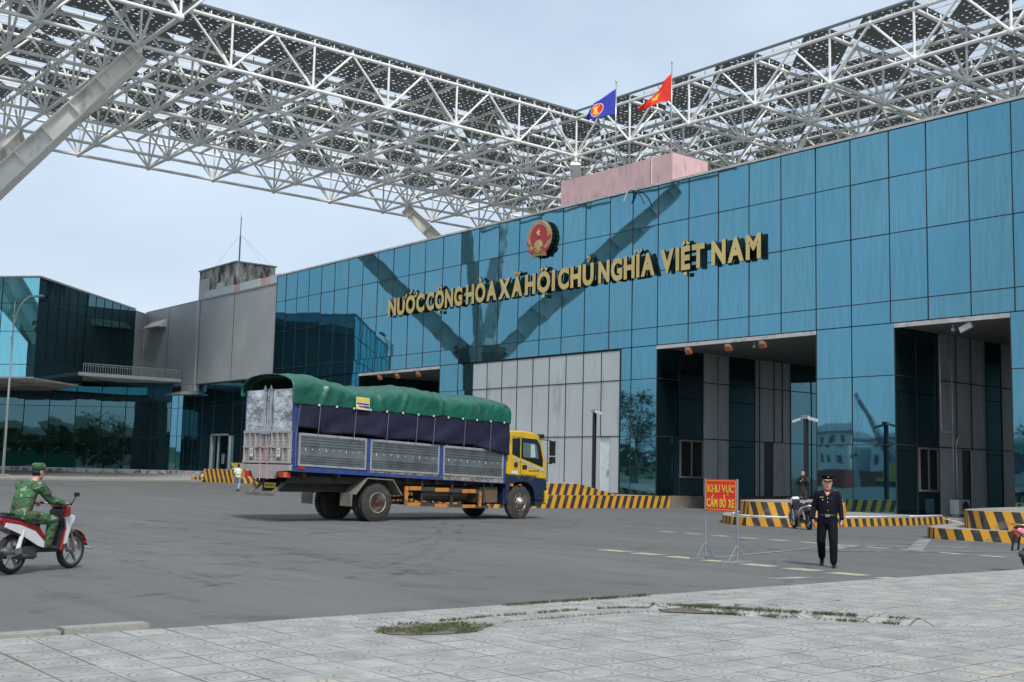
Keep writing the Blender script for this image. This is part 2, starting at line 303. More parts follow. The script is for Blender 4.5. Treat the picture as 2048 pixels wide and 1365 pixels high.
# tiled pavement beside the camera: patterned concrete tiles with swirl grooves
def paver_mat():
    m = bpy.data.materials.new('swirl_tiles'); m.use_nodes = True; t = m.node_tree; N = t.nodes; L = t.links; p = N['Principled BSDF']
    c = N.new('ShaderNodeTexCoord'); sp = N.new('ShaderNodeSeparateXYZ'); L.new(c.outputs['Object'], sp.inputs[0])
    def M(op, a, b=None, v=None):
        n = N.new('ShaderNodeMath'); n.operation = op
        for i, x in enumerate((a, b)):
            if x is None: continue
            if isinstance(x, (int, float)): n.inputs[i].default_value = x
            else: L.new(x, n.inputs[i])
        return n.outputs[0]
    T = .4
    gx = M('DIVIDE', sp.outputs[0], T); gy = M('DIVIDE', sp.outputs[1], T)
    fx = M('FRACT', M('ADD', gx, 500)); fy = M('FRACT', M('ADD', gy, 500))
    ex = M('MINIMUM', fx, M('SUBTRACT', 1, fx)); ey = M('MINIMUM', fy, M('SUBTRACT', 1, fy))
    nj = N.new('ShaderNodeTexNoise'); nj.inputs['Scale'].default_value = 1.7; nj.inputs['Detail'].default_value = 4; L.new(c.outputs['Object'], nj.inputs[0])
    jw = N.new('ShaderNodeMapRange'); jw.inputs[1].default_value = .35; jw.inputs[2].default_value = .7; jw.inputs[3].default_value = .006; jw.inputs[4].default_value = .042; L.new(nj.outputs[0], jw.inputs[0])
    joint = M('LESS_THAN', M('MINIMUM', ex, ey), jw.outputs[0])
    # swirls: concentric rings about every tile corner of a 2x2 group
    hx = M('SUBTRACT', fx, .5); hy = M('SUBTRACT', fy, .5)
    dd = M('SQRT', M('ADD', M('MULTIPLY', hx, hx), M('MULTIPLY', hy, hy)))
    ring = M('LESS_THAN', M('ABSOLUTE', M('SUBTRACT', M('FRACT', M('MULTIPLY', dd, 6.6)), .5)), .13)
    near = M('LESS_THAN', dd, .47)
    wn = N.new('ShaderNodeTexNoise'); wn.inputs['Scale'].default_value = 5; L.new(c.outputs['Object'], wn.inputs[0])
    vis = M('GREATER_THAN', wn.outputs[0], .47)
    groove = M('MULTIPLY', M('MULTIPLY', ring, near), vis)
    cell = N.new('ShaderNodeCombineXYZ'); L.new(M('FLOOR', gx), cell.inputs[0]); L.new(M('FLOOR', gy), cell.inputs[1])
    wh = N.new('ShaderNodeTexWhiteNoise'); wh.noise_dimensions = '2D'; L.new(cell.outputs[0], wh.inputs[0])
    big = N.new('ShaderNodeTexNoise'); big.inputs['Scale'].default_value = .45; big.inputs['Detail'].default_value = 3; L.new(c.outputs['Object'], big.inputs[0])
    br = N.new('ShaderNodeMapRange'); br.inputs[3].default_value = .94; br.inputs[4].default_value = 1.05; L.new(wh.outputs[0], br.inputs[0])
    tanm = M('GREATER_THAN', M('MULTIPLY', wh.outputs[0], M('ADD', big.outputs[0], .42)), .90)
    base = N.new('ShaderNodeMix'); base.data_type = 'RGBA'; L.new(tanm, base.inputs[0]); base.inputs[6].default_value = (.315, .32, .305, 1); base.inputs[7].default_value = (.355, .34, .285, 1)
    fn = N.new('ShaderNodeTexNoise'); fn.inputs['Scale'].default_value = 3.2; fn.inputs['Detail'].default_value = 8; L.new(c.outputs['Object'], fn.inputs[0])
    fr = N.new('ShaderNodeMapRange'); fr.inputs[1].default_value = .3; fr.inputs[2].default_value = .7; fr.inputs[3].default_value = .76; fr.inputs[4].default_value = 1.10; L.new(fn.outputs[0], fr.inputs[0])
    sc = M('MULTIPLY', br.outputs[0], fr.outputs[0])
    vm = N.new('ShaderNodeVectorMath'); vm.operation = 'SCALE'; L.new(base.outputs[2], vm.inputs[0]); L.new(sc, vm.inputs['Scale'])
    m1 = N.new('ShaderNodeMix'); m1.data_type = 'RGBA'; L.new(M('MULTIPLY', groove, .62), m1.inputs[0]); L.new(vm.outputs[0], m1.inputs[6]); m1.inputs[7].default_value = (.12, .12, .11, 1)
    m2 = N.new('ShaderNodeMix'); m2.data_type = 'RGBA'; L.new(M('MULTIPLY', joint, .8), m2.inputs[0]); L.new(m1.outputs[2], m2.inputs[6]); m2.inputs[7].default_value = (.095, .075, .06, 1)
    L.new(m2.outputs[2], p.inputs['Base Color']); p.inputs['Roughness'].default_value = .85
    hh = M('SUBTRACT', M('MULTIPLY', fn.outputs[0], .4), M('ADD', joint, M('MULTIPLY', groove, .5)))
    bp = N.new('ShaderNodeBump'); bp.inputs['Strength'].default_value = .5; bp.inputs['Distance'].default_value = .01; L.new(hh, bp.inputs['Height']); L.new(bp.outputs[0], p.inputs['Normal'])
    return m
PAVE = paver_mat()
def dip(x, y):
    """The sunken corner in the tiles and the patch where the tiles have come up."""
    z = 0
    a = Vector((-9.3, 10.1)); b = Vector((-7.2, 11.5)); p_ = Vector((x, y)); t_ = max(0, min(1, (p_ - a).dot(b - a) / (b - a).length_squared))
    dv = p_ - (a + (b - a) * t_); side = (b - a).normalized().cross(dv) if False else (b - a).x * dv.y - (b - a).y * dv.x
    if side < 0: z -= .055 * math.exp(-(dv.length / .6) ** 2)
    z -= .03 * math.exp(-(((x + 9.2) / .35) ** 2 + ((y - 6.6) / .6) ** 2))
    return z
pv = MB(); x0, x1, y0, y1 = -10.38, 9., -4., 60.
xs = [x0 + .12 * i for i in range(42)] + [x0 + 5.04 + 1.5 * i for i in range(11)]; ys = [y0 + 1. * i for i in range(6)] + [2 + .12 * i for i in range(125)] + [17 + 2. * i for i in range(23)]
vs = [(x, y, .1 + dip(x, y) + .006 * noise.noise(Vector((x * .9, y * .9, 0)))) for y in ys for x in xs]; nx = len(xs)
pv.add(vs, [(j * nx + i, j * nx + i + 1, (j + 1) * nx + i + 1, (j + 1) * nx + i) for j in range(len(ys) - 1) for i in range(nx - 1)])
pv.build('pavement', PAVE, kind='structure')
KERB = mat('kerb_stone', (.27, .265, .24), .9, var=.2, scale=4, bump=.5, dirt=((.2, .19, .16), 2, (1, 1, 1), .45, .7))
kb = MB()
y = -4
while y < 4.2:
    kb.box(-10.56 + random.uniform(-.01, .01), -10.38, y + .015, min(y + 1.25, 4.28) - .015, -.02, .145 + random.uniform(-.012, .014)); y += 1.25
kb.box(-10.46, -10.383, 4.28, 60, -.02, .075)
kb.build('kerb', KERB, kind='structure')
# road markings
YP = mat('worn_yellow_paint', (.40, .385, .26), .8, dirt=((.16, .16, .155), 5, (1, 1, 1), .46, .72))
WP = mat('worn_white_paint', (.33, .335, .33), .8, dirt=((.145, .15, .148), 2.6, (1, 1, 1), .34, .56))
rm = MB()
for k in range(-9, 14):
    x = -16.66 + .955 * k
    if x < -18.0 or x > -10.9: continue
    rm.add([(x - .34, 16.90 - .02 * k, .004), (x + .31, 16.96 - .02 * k, .004), (x + .35, 17.34 - .02 * k, .004), (x - .28, 17.29 - .02 * k, .004)], [(0, 1, 2, 3)], 0)
for k in range(0, 12):
    x = -22.8 + .957 * k
    rm.add([(x - .3, 24.1, .004), (x + .28, 24.1, .004), (x + .3, 24.36, .004), (x - .28, 24.36, .004)], [(0, 1, 2, 3)], 0)
_sz = [.005]
def stripe(p, q, w, mi=1):
    _sz[0] += .0007; p, q = Vector((p[0], p[1], _sz[0])), Vector((q[0], q[1], _sz[0])); n_ = Vector((-(q - p).y, (q - p).x, 0)).normalized() * w / 2
    rm.add([p - n_, q - n_, q + n_, p + n_], [(0, 1, 2, 3)], mi)
stripe((-17.9, 29.2), (-15.1, 24.2), .35); stripe((-17.1, 28.9), (-15.0, 29.9), .12); stripe((-16.6, 24.6), (-15.2, 26.6), .3)
stripe((-17.0, 24.1), (-15.4, 17.9), .12); stripe((-16.2, 22.6), (-16.9, 24.4), .45); stripe((-15.9, 21.6), (-13.2, 27.0), .12)
rm.add([(-12.05, 14.9, .0045), (-11.75, 15.0, .0045), (-11.6, 16.15, .0045), (-11.9, 15.7, .0045)], [(0, 1, 2, 3)], 1); stripe((-22, 27), (-17.3, 28.2), .09)
stripe((-23.6, 8.0), (-21.6, 7.7), .08); stripe((-52, 30), (-40, 26.5), .12); stripe((-75, 33), (-66, 30), .14)
rm.build('road_marking', [YP, WP], kind='structure')
# tar seams and patches on the asphalt
TAR = mat('tar_seam', (.075, .078, .08), .9, var=.3, scale=8)
tr = MB()
def seam(pts, w):
    P = []
    for (a, b), (c, d_) in zip(pts, pts[1:]):
        n_ = max(2, int(math.hypot(c - a, d_ - b) / .5)); P += [(a + (c - a) * i / n_, b + (d_ - b) * i / n_) for i in range(n_)]
    P.append(pts[-1]); q = []
    for i, (a, b) in enumerate(P):
        a += .06 * noise.noise(Vector((a * .8, b * .8, 3))); b += .06 * noise.noise(Vector((a * .8, b * .8, 9)))
        ww = w * (.4 + .9 * abs(noise.noise(Vector((a * 2, b * 2, 0)))))
        q += [(a - ww, b, .003), (a + ww, b + ww * .4, .003)]
    k = len(q) // 2; tr.add(q, [(2 * i, 2 * i + 1, 2 * i + 3, 2 * i + 2) for i in range(k - 1)])
seam([(-34, 8), (-28.5, 12.5), (-24, 15.4)], .045); seam([(-25.6, 15.9), (-24.6, 13.9), (-23.9, 13.3)], .06); seam([(-46, 13), (-38, 20), (-33, 24)], .04)
seam([(-70, 20), (-58, 34)], .06); seam([(-21, 2), (-19.4, 9), (-18, 14)], .03); seam([(-30, 27.5), (-25.5, 23), (-24, 17)], .04); seam([(-90, 24), (-50, 24.5), (-36, 30)], .05)
for _ in range(60):
    a = random.uniform(-26, -11.2); b = random.uniform(2, 20); s_ = random.uniform(.01, .035)
    tr.add([(a, b, .005), (a + s_ * 2, b + s_, .006), (a + s_, b + s_ * 2, .012)], [(0, 1, 2)])
tr.build('tar_seam', TAR, kind='structure')
# curved tyre marks, broken up by noise
TM = bpy.data.materials.new('tyre_mark'); TM.use_nodes = True; _t = TM.node_tree; _p = _t.nodes['Principled BSDF']; _p.inputs['Base Color'].default_value = (.085, .087, .088, 1); _p.inputs['Roughness'].default_value = .85
_c = _t.nodes.new('ShaderNodeTexCoord'); _n = _t.nodes.new('ShaderNodeTexNoise'); _n.inputs['Scale'].default_value = 1.1; _n.inputs['Detail'].default_value = 9; _n.inputs['Roughness'].default_value = .75; _r2 = _t.nodes.new('ShaderNodeMapRange'); _r2.inputs[1].default_value = .48; _r2.inputs[2].default_value = .75; _r2.inputs[4].default_value = .5
_t.links.new(_c.outputs['Object'], _n.inputs[0]); _t.links.new(_n.outputs[0], _r2.inputs[0]); _t.links.new(_r2.outputs[0], _p.inputs['Alpha'])
tm2 = MB(); rk = random.Random(21)
for k in range(22):
    cx_, cy_ = rk.uniform(-60, -8), rk.uniform(34, 75) if k % 3 else rk.uniform(-40, -15); rad = math.hypot(rk.uniform(-32, -18) - cx_, rk.uniform(6, 28) - cy_); a0 = math.atan2(15 - cy_, -25 - cx_) - rk.uniform(.2, .5); a1 = a0 + rk.uniform(.5, 1.0)
    for off in (0, rk.choice((1.6, 1.9, .5))):
        for w_ in (0, .28) if k % 2 else (0,):
            q = []
            for i in range(60):
                a = a0 + (a1 - a0) * i / 59; r_ = rad + off + w_
                for e_ in (0, .16): q.append((cx_ + (r_ + e_) * math.cos(a), cy_ + (r_ + e_) * math.sin(a), .0015 + k * .00004))
            q = [(x if x < -10.7 else -10.7, y, z) for x, y, z in q]
            if min(x for x, _, _ in q) < -62: continue
            tm2.add(q, [(2 * i, 2 * i + 2, 2 * i + 3, 2 * i + 1) for i in range(59)])
tm2.build('tyre_marks', TM, kind='structure')
# far sidewalk and its kerb
SIDE = mat('sidewalk_concrete', (.34, .335, .32), .9, scale=.8, var=.12, dirt=((.2, .19, .17), 1, (1, 1, 1), .5, .75))
sw = MB(); sw.add([(-83.2, 4, .34), (-83.2, 38, .34), (-84, 41.2, .5), (-97, 41.2, .62), (-130, 7.5, .66), (-130, 4, .66)], [(0, 1, 2, 3, 4, 5)])
sw.build('sidewalk', SIDE, kind='structure')
sw = MB(); sw.box(-83.2, -82.95, 4, 37.6, -.02, .345); sw.build('sidewalk_kerb', KERB, kind='structure')
# ================================================================== MAIN BUILDING
YF = 40.7
COLS = [-78.46, -77.0, -75.3, -73.55, -71.8, -69.95, -68.13, -66.3, -64.43, -62.58, -60.76, -58.99, -57.1, -55.25, -53.5, -51.63, -49.8, -47.93, -46.12, -44.33, -42.48, -40.85, -39.1, -37.1, -35.27, -33.47, -31.69, -29.86, -28.12, -26.3, -24.64, -22.86, -21.15]
while COLS[-1] < 12: COLS.append(COLS[-1] + 1.78)
ROWS = [15.68, 13.73, 11.43, 8.69, 7.80]
gate = thing('gate_building', 'long border gate hall with blue mirror glass front and three drive-through openings', 'building', (-40, 48, 0), world=True)
gl = MB(); ln = MB(); lg = MB()
def pane(mb, x0, x1, z0, z1, y=YF, mi=None, tilt=.0034):
    mi = random.choice((0, 0, 1, 2)) if mi is None else mi
    a = random.uniform(-tilt, tilt) * (x1 - x0); b = random.uniform(-tilt, tilt) * (z1 - z0)
    mb.add([(x0, y, z0), (x1, y + a, z0), (x1, y + a + b, z1), (x0, y + b, z1)], [(0, 1, 2), (0, 2, 3)] if False else [(0, 1, 2, 3)], mi)
def grid_lines(mb, xs, zs, y, w=.034, dpt=.02):
    for x in xs: mb.box(x - w / 2, x + w / 2, y - dpt, y + .02, zs[-1], zs[0])
    for z in zs: mb.box(xs[0], xs[-1], y - dpt - .003, y + .02, z - w / 2, z + w / 2)
for a, b in zip(COLS, COLS[1:]):
    for t_, u in zip(ROWS, ROWS[1:]): pane(gl, a, b, u, t_)
grid_lines(ln, COLS, ROWS, YF)
LOW = [(-78.46, -66.3, .6, [6.2, 3.42]), (-57.1, -53.75, .6, [6.2, 3.42]), (-41.6, -39.1, .6, [6.2, 3.42, 1.9]), (-29.86, -26.13, .2, [5.72, 2.97]), (-21.35, 12, .25, [5.71, 2.97])]
for x0, x1, zb, rr in LOW:
    xs = [x0] + [c for c in COLS if x0 + .4 < c < x1 - .4] + [x1]; zs = [7.80] + rr + [zb]
    for a, b in zip(xs, xs[1:]):
        for t_, u in zip(zs, zs[1:]): pane(gl, a, b, u, t_)
    grid_lines(ln, xs, zs, YF)
gl.build('curtain_wall', [BLUE, BLUE2, BLUE3], gate)
# grey clad bay with service door
xs = [-53.75 + i * 1.35 for i in range(10)]; zs = [7.72, 6.2, 3.42, .6]
for i, (a, b) in enumerate(zip(xs, xs[1:])):
    for t_, u in zip(zs, zs[1:]):
        if i == 8 and u == .6:
            lg.box(a + .72, b, YF - .02, YF + .1, u, t_); continue
        if i == 7 and u == .6:
            lg.box(a, b, YF - .02, YF + .1, u, t_); continue
        pane(lg, a, b, u, t_, YF - .02, mi=0, tilt=.001)
lg.build('grey_cladding', GREYP, gate)
for i, x in enumerate(xs): ln.box(x - .02, x + .02, YF - .04, YF, 0.6 if i != 8 else 3.42, 7.72)
for z in zs: ln.box(xs[0], xs[-1], YF - .043, YF, z - .02, z + .02)
DOORM = mat('pale_door', (.58, .66, .66), .5)
dr = MB(); dr.box(-42.95, -42.28, YF + .03, YF + .09, .62, 3.38); dd_ = dr.build('service_door', DOORM, gate)
hd = MB(); hd.box(-42.42, -42.36, YF - .03, YF + .03, 1.5, 1.75); hd.build('handle', STEELG, dd_)
ln.build('facade_joint_grid', LINE, gate)
# roof, back, end walls, passages
BODY = mat('plain_wall', (.30, .30, .29), .8, dirt=((.16, .15, .14), .6, (1, 1, .4), .5, .75))
bd = MB()
bd.box(-78.46, 12, YF + .05, 62, 15.3, 15.5)
bd.box(-78.46, 12, 61.8, 62, 7.8, 15.3)
for x0, x1 in ((-78.46, -66.4), (-57.0, -39.25), (-29.76, -26.25), (-21.25, 12)):
    bd.box(x0, x1, 61.8, 62, 0, 7.8)
bd.box(-78.4, -78.25, YF + .06, 61.8, 0, 15.3); bd.box(11.8, 12, YF + .06, 61.8, 0, 15.3)
bd.build('wall', BODY, gate)
for x0, x1 in ((-66.3, -57.1), (-39.1, -29.86), (-26.13, -21.35)):
    st = MB(); st.box(x0 - .1, x1 + .1, YF + .12, 61.8, 7.66, 7.79); st.build('passage_ceiling', SOFFIT, gate)
tm_ = MB()
tm_.box(-78.5, 12, YF - .08, YF + .3, 15.69, 15.80)
for x0, x1 in ((-66.3, -57.1), (-39.1, -29.86), (-26.13, -21.35)): tm_.box(x0, x1, YF - .05, YF + .1, 7.60, 7.765)
tm_.build('pale_trim', TRIM, gate)
def side_wall(X, segs, rows, zb, sgn=1):
    """Left-hand wall of a passage (plane X, seen from +X)."""
    J = MB()
    for y0_, y1_, k in segs:
        G = MB()
        zz = [7.66] + rows + [zb]
        for t_, u in zip(zz, zz[1:]):
            a = random.uniform(-.004, .004)
            G.add([(X, y0_, u), (X + a * (y1_ - y0_), y1_, u), (X + a * (y1_ - y0_), y1_, t_), (X, y0_, t_)], [(0, 1, 2, 3)])
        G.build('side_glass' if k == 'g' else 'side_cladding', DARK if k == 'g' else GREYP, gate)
        w = .05 if k == 'g' else .03
        J.box(X - .02, X + .03 * sgn, y1_ - w / 2, y1_ + w / 2, zb, 7.66) if sgn > 0 else J.box(X - .03, X + .02, y1_ - w / 2, y1_ + w / 2, zb, 7.66)
    for z in rows: J.box(min(X - .02, X + .033 * sgn), max(X + .02, X + .033 * sgn), segs[0][0], segs[-1][1], z - .022, z + .022)
    J.build('side_joint', LINE, gate)
side_wall(-39.1, [(40.72, 42.3, 'g'), (42.3, 44, 'g'), (44, 46, 'p'), (46, 48, 'g'), (48, 48.4, 'p'), (48.4, 49.6, 'p'), (49.6, 50.3, 'p'), (50.3, 51, 'p'), (51, 52.8, 'g'), (52.8, 54.6, 'g'), (54.6, 57, 'p'), (57, 61.8, 'p')], [6.2, 3.4], .6)
side_wall(-29.84, [(40.72, 44, 'g'), (44, 48, 'p'), (48, 52, 'g'), (52, 61.8, 'p')], [6.2, 3.4], .2, -1)
side_wall(-26.15, [(40.72, 42.2, 'g'), (42.2, 43.8, 'g'), (43.8, 45.2, 'p'), (45.2, 46.4, 'p'), (46.4, 47.6, 'p'), (47.6, 48.9, 'g'), (48.9, 51, 'p'), (51, 55, 'p'), (55, 61.8, 'p')], [5.72, 2.97], .2)
side_wall(-21.33, [(40.72, 44, 'g'), (44, 48, 'p'), (48, 61.8, 'p')], [5.72, 2.97], .2, -1)
side_wall(-66.3, [(40.72, 44, 'g'), (44, 48, 'g'), (48, 52, 'p'), (52, 61.8, 'p')], [6.2, 3.4], .6)
side_wall(-57.12, [(40.72, 44, 'g'), (44, 61.8, 'p')], [6.2, 3.4], .6, -1)
WF = mat('window_frame', (.17, .16, .155), .5)
for X, y0_, y1_, z0, z1 in ((-39.1, 42.3, 44, 1.45, 3.3), (-26.15, 42.25, 43.7, 1.15, 2.92)):
    w = MB(); f = .08
    w.box(X, X + .07, y0_, y1_, z0, z0 + f); w.box(X, X + .07, y0_, y1_, z1 - f, z1)
    for yy in (y0_, (y0_ + y1_) / 2 - f / 2, y1_ - f): w.box(X, X + .072, yy, yy + f, z0 + f, z1 - f)
    fr = w.build('window', WF, gate)
    p_ = MB(); p_.box(X + .01, X + .03, y0_ + .02, y1_ - .02, z0 + .02, z1 - .02); p_.build('window_pane', mat('black_glass', (.01, .012, .012), .05), fr)
for X, y0_, y1_, zb, zt in ((-39.1, 48.8, 49.5, .6, 3.38), (-26.15, 45.6, 46.25, .2, 2.9)):
    w = MB(); w.box(X - .01, X + .012, y0_, y1_, zb, zt); w.build('doorway', BLACK, gate)
    w = MB(); w.box(X, X + .05, y1_, y1_ + .9, zb, zt); w.build('door_leaf', GREYP, gate)
# floodlights under the opening heads
LAMPC = mat('lamp_housing_orange', (.40, .12, .05), .5); LAMPG = mat('lamp_glass', (.6, .6, .56), .2)
def flood(x, grp=None):
    t = thing('floodlight', '', 'floodlight', (x, YF + .1, 7.6))
    m = MB(); m.tube((0, 0, 0), (0, 0, -.12), .02); m.obox((0, -.08, -.24), (.17, 0, 0), (0, .07, .05), (0, -.06, .09)); m.build('housing', LAMPC, t)
    m = MB(); m.obox((0, -.165, -.13), (.14, 0, 0), (0, .005, 0), (0, -.05, .07)); m.build('lens', LAMPG, t)
    return t
fl = [(-63.74, 'orange floodlight under the far opening beam, leftmost of its three'), (-61.71, 'orange floodlight under the far opening beam, middle of its three'), (-59.38, 'orange floodlight under the far opening beam, rightmost of its three'),
      (-37.06, 'orange floodlight under the middle opening beam, leftmost of its three'), (-34.64, 'orange floodlight under the middle opening beam, middle of its three'), (-32.7, 'orange floodlight at the right under the middle opening beam beside a camera')]
for x, lb in fl:
    t = flood(x); t['label'] = lb; t['group'] = 'floodlights under the opening beams'
# dome cameras and white floodlight
for x, lb in ((-33.35, 'small white dome camera under the middle opening beam'), (-23.75, 'small grey dome camera under the nearest opening beam')):
    t = thing('ceiling_camera', lb, 'security camera', (x, YF + .25, 7.6), group='dome cameras under the beams')
    m = MB(); m.tube((0, 0, 0), (0, 0, -.16), .04); m.ball((0, 0, -.24), .1); m.build('camera_body', STEELG, t, True)
t = thing('white_floodlight', 'white floodlight tilted under the nearest opening beam', 'floodlight', (-23.2, YF + .2, 7.6))
m = MB(); m.tube((0, 0, 0), (0, 0, -.1), .02); m.obox((0, 0, -.2), (.24, 0, .1), (0, .06, 0), (-.04, 0, .1)); m.build('housing', mat('white_plastic', (.62, .63, .62), .4), t)
WPL = MATS['white_plastic']
# loose flap and cable at the parapet
t = thing('loose_cable', 'dark cable drooping over the roof edge beside the pink block', 'cable', (-40.3, 40.5, 15.7))
pts = [(-.75, 0, -.05), (-.45, -.05, 0), (-.1, -.06, -.12), (.25, -.06, -.45), (.48, -.06, -.85)]
m = MB(); m.path(pts, .028); m.build('cable_run', BLACK, t, True)
m = MB(); m.obox((-.78, -.1, -.28), (.13, 0, .25), (0, .02, 0), (.05, 0, -.03)); m.build('metal_flap', TRIM, t)
# gold lettering
GOLD = mat('gold_letter', (.66, .49, .19), .34, metal=.5, var=.1, scale=.7)
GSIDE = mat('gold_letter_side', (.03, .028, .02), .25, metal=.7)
sg = thing('gold_lettering', 'long row of gold block letters naming the country, on the blue glass front', 'sign', (-47, 40.4, 11.3), world=True)
WORDS = [('NƯỚC', -62.36, -58.31), ('CỘNG', -58.1, -54.42), ('HÒA', -54.05, -51.15), ('XÃ', -50.98, -48.86), ('HỘI', -48.64, -46.13), ('CHỦ', -45.89, -43.12), ('NGHĨA', -42.77, -38.8), ('VIỆT', -38.41, -35.6), ('NAM', -35.18, -32.31)]
for w, xa, xb in WORDS:
    xa -= .28; xb -= .28
    lay, W_ = word_layout(w, .048, .74, .10); k = (xb - xa) / W_
    for ch, mb, x, wd in lay:
        o = MB(); o.v = [(xa + (x + vx) * k, 40.44 + (vz + .5) * .13, 11.28 + vy * 1.07) for vx, vy, vz in mb.v]; o.f = [f for f in mb.f]
        # front faces gold, side faces dark
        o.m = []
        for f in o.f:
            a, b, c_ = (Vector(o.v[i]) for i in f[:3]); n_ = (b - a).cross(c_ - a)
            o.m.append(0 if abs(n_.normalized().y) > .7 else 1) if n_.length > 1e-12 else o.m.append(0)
        o.build('letter', [GOLD, GSIDE], sg)
# emblem
EM = thing('state_emblem', 'round red and gold national emblem above the gold letters', 'emblem', (-47.75, 40.42, 14.2), rot=(R(90), 0, 0))
def disc(mb, cx_, cy_, rx, ry, z0, z1, n=40, a0=0, a1=360, f=None):
    pts = []
    for i in range(n):
        a = R(a0 + (a1 - a0) * i / n); k = f(i) if f else 1
        pts.append((cx_ + rx * k * math.cos(a), cy_ + ry * k * math.sin(a)))
    mb.prism(pts, z0, z1)
EGOLD = mat('emblem_gold', (.50, .30, .13), .5, metal=.3, var=.35, scale=14); ERED = mat('emblem_red', (.42, .03, .045), .4, var=.08)
EG2 = mat('emblem_bright_gold', (.75, .55, .16), .22, metal=.9)
m = MB(); disc(m, 0, 0, 1.0, 1.0, -.22, -.02, 48, f=lambda i: 1 + .03 * (i % 2)); m.build('backing_drum', mat('emblem_back', (.012, .02, .012), .3, metal=.5), EM)
m = MB(); disc(m, 0, .04, 1.02, .98, -.02, .03, 48); m.prism([(-.62, -.6), (.62, -.6), (.58, -1.0), (.2, -.93), (-.2, -.93), (-.58, -1.0)], -.02, .032); m.build('gold_ground', EGOLD, EM)
m = MB(); disc(m, 0, .12, .68, .70, .03, .05, 40); m.build('red_field', ERED, EM)
m = MB()
for sx in (-1, 1):
    for j in range(20):
        a = R(-68 + j * 7.4); r_ = .84; c_ = Vector((sx * math.cos(a) * r_, math.sin(a) * r_ + .05, .045))
        tdir = Vector((-sx * math.sin(a), math.cos(a), 0)); nd = Vector((sx * math.cos(a), math.sin(a), 0))
        for q in (-1, 0, 1): m.obox(c_ + nd * q * .07, (tdir + nd * q * .55).normalized() * .062, (nd - tdir * q * .55).normalized() * .017, (0, 0, .018))
m.build('rice_ears', mat('rice_gold', (.62, .45, .25), .4, metal=.4), EM)
m = MB(); m.prism([(.24 * (1 if i % 2 == 0 else .38) * math.sin(R(36 * i)), .33 + .24 * (1 if i % 2 == 0 else .38) * math.cos(R(36 * i))) for i in range(10)][::-1], .05, .09); m.build('star', EG2, EM)
m = MB(); disc(m, 0, -.42, .34, .34, .05, .075, 40, f=lambda i: 1 + .09 * (1 if i % 4 < 2 else 0)); disc(m, 0, -.42, .2, .2, .075, .09, 24); m.build('gear', mat('gear_gold', (.52, .42, .2), .4, metal=.4), EM)
m = MB(); pts = [(.86 * math.sin(R(a)), -.02 - .72 * math.cos(R(a)) if abs(a) < 50 else -.02 - .72 * math.cos(R(a))) for a in range(-60, 61, 10)]
inner = [(.60 * math.sin(R(a)), -.10 - .42 * math.cos(R(a))) for a in range(60, -61, -10)]
pts = [(.62 * t_, -.80 + .17 * (1 - t_ * t_)) for t_ in [-1 + .2 * i for i in range(11)]] + [(.66 * t_, -.62 + .19 * (1 - t_ * t_)) for t_ in [1 - .2 * i for i in range(11)]]
m.prism(pts, .06, .085); m.prism([(-.98, -.05), (-.66, -.28), (-.7, -.36), (-1.0, -.25)], .05, .08); m.prism([(.98, .15), (.62, -.12), (.66, -.2), (1.0, -.05)], .05, .08)
m.prism([(-.9, -.5), (-.6, -.62), (-.62, -.78), (-.8, -.7)], .05, .08); m.prism([(.9, -.5), (.6, -.62), (.62, -.78), (.8, -.7)], .05, .08); m.build('red_ribbon', ERED, EM)
m = MB(); vs_, fs_ = text_mesh('VIỆT NAM', .15, .008, .002)
m.add([(v[0], v[1] - .70, v[2] + .095) for v in vs_], fs_); m.build('emblem_lettering', EG2, EM)
# pink roof block, flag poles and flags
pk = thing('roof_block', 'pink rendered roof block with dark stains above the emblem', 'roof block', (-48, 47, 15.5), world=True)
m = MB(); m.box(-52.4, -43.17, 46, 48.9, 15.5, 19.2); m.build('wall', PINKP, pk)
m = MB(); m.box(-43.165, -43.12, 46.6, 48.3, 15.9, 16.9); m.build('vent_grille', STEELG, pk)
m = MB(); m.path([(-44.7, 45.96, 15.6), (-44.7, 45.96, 19.24), (-44.4, 46.4, 19.26)], .035); m.build('drain_pipe', PINKP if 0 else mat('pale_pipe', (.6, .55, .54), .5), pk)
m = MB(); m.tube((-43.9, 46.2, 19.2), (-43.9, 46.2, 19.55), .03); m.box(-44.3, -43.75, 46.1, 46.3, 19.5, 19.75); m.build('roof_lamp', TRIM, pk)
def bez(pts, t):
    n_ = len(pts) - 1; f = t * n_; i = min(int(f), n_ - 1); f -= i
    return (pts[i][0] * (1 - f) + pts[i + 1][0] * f, pts[i][1] * (1 - f) + pts[i + 1][1] * f)
FDIR = Vector((-.8, -.6, 0)); FN = Vector((.6, -.8, 0))
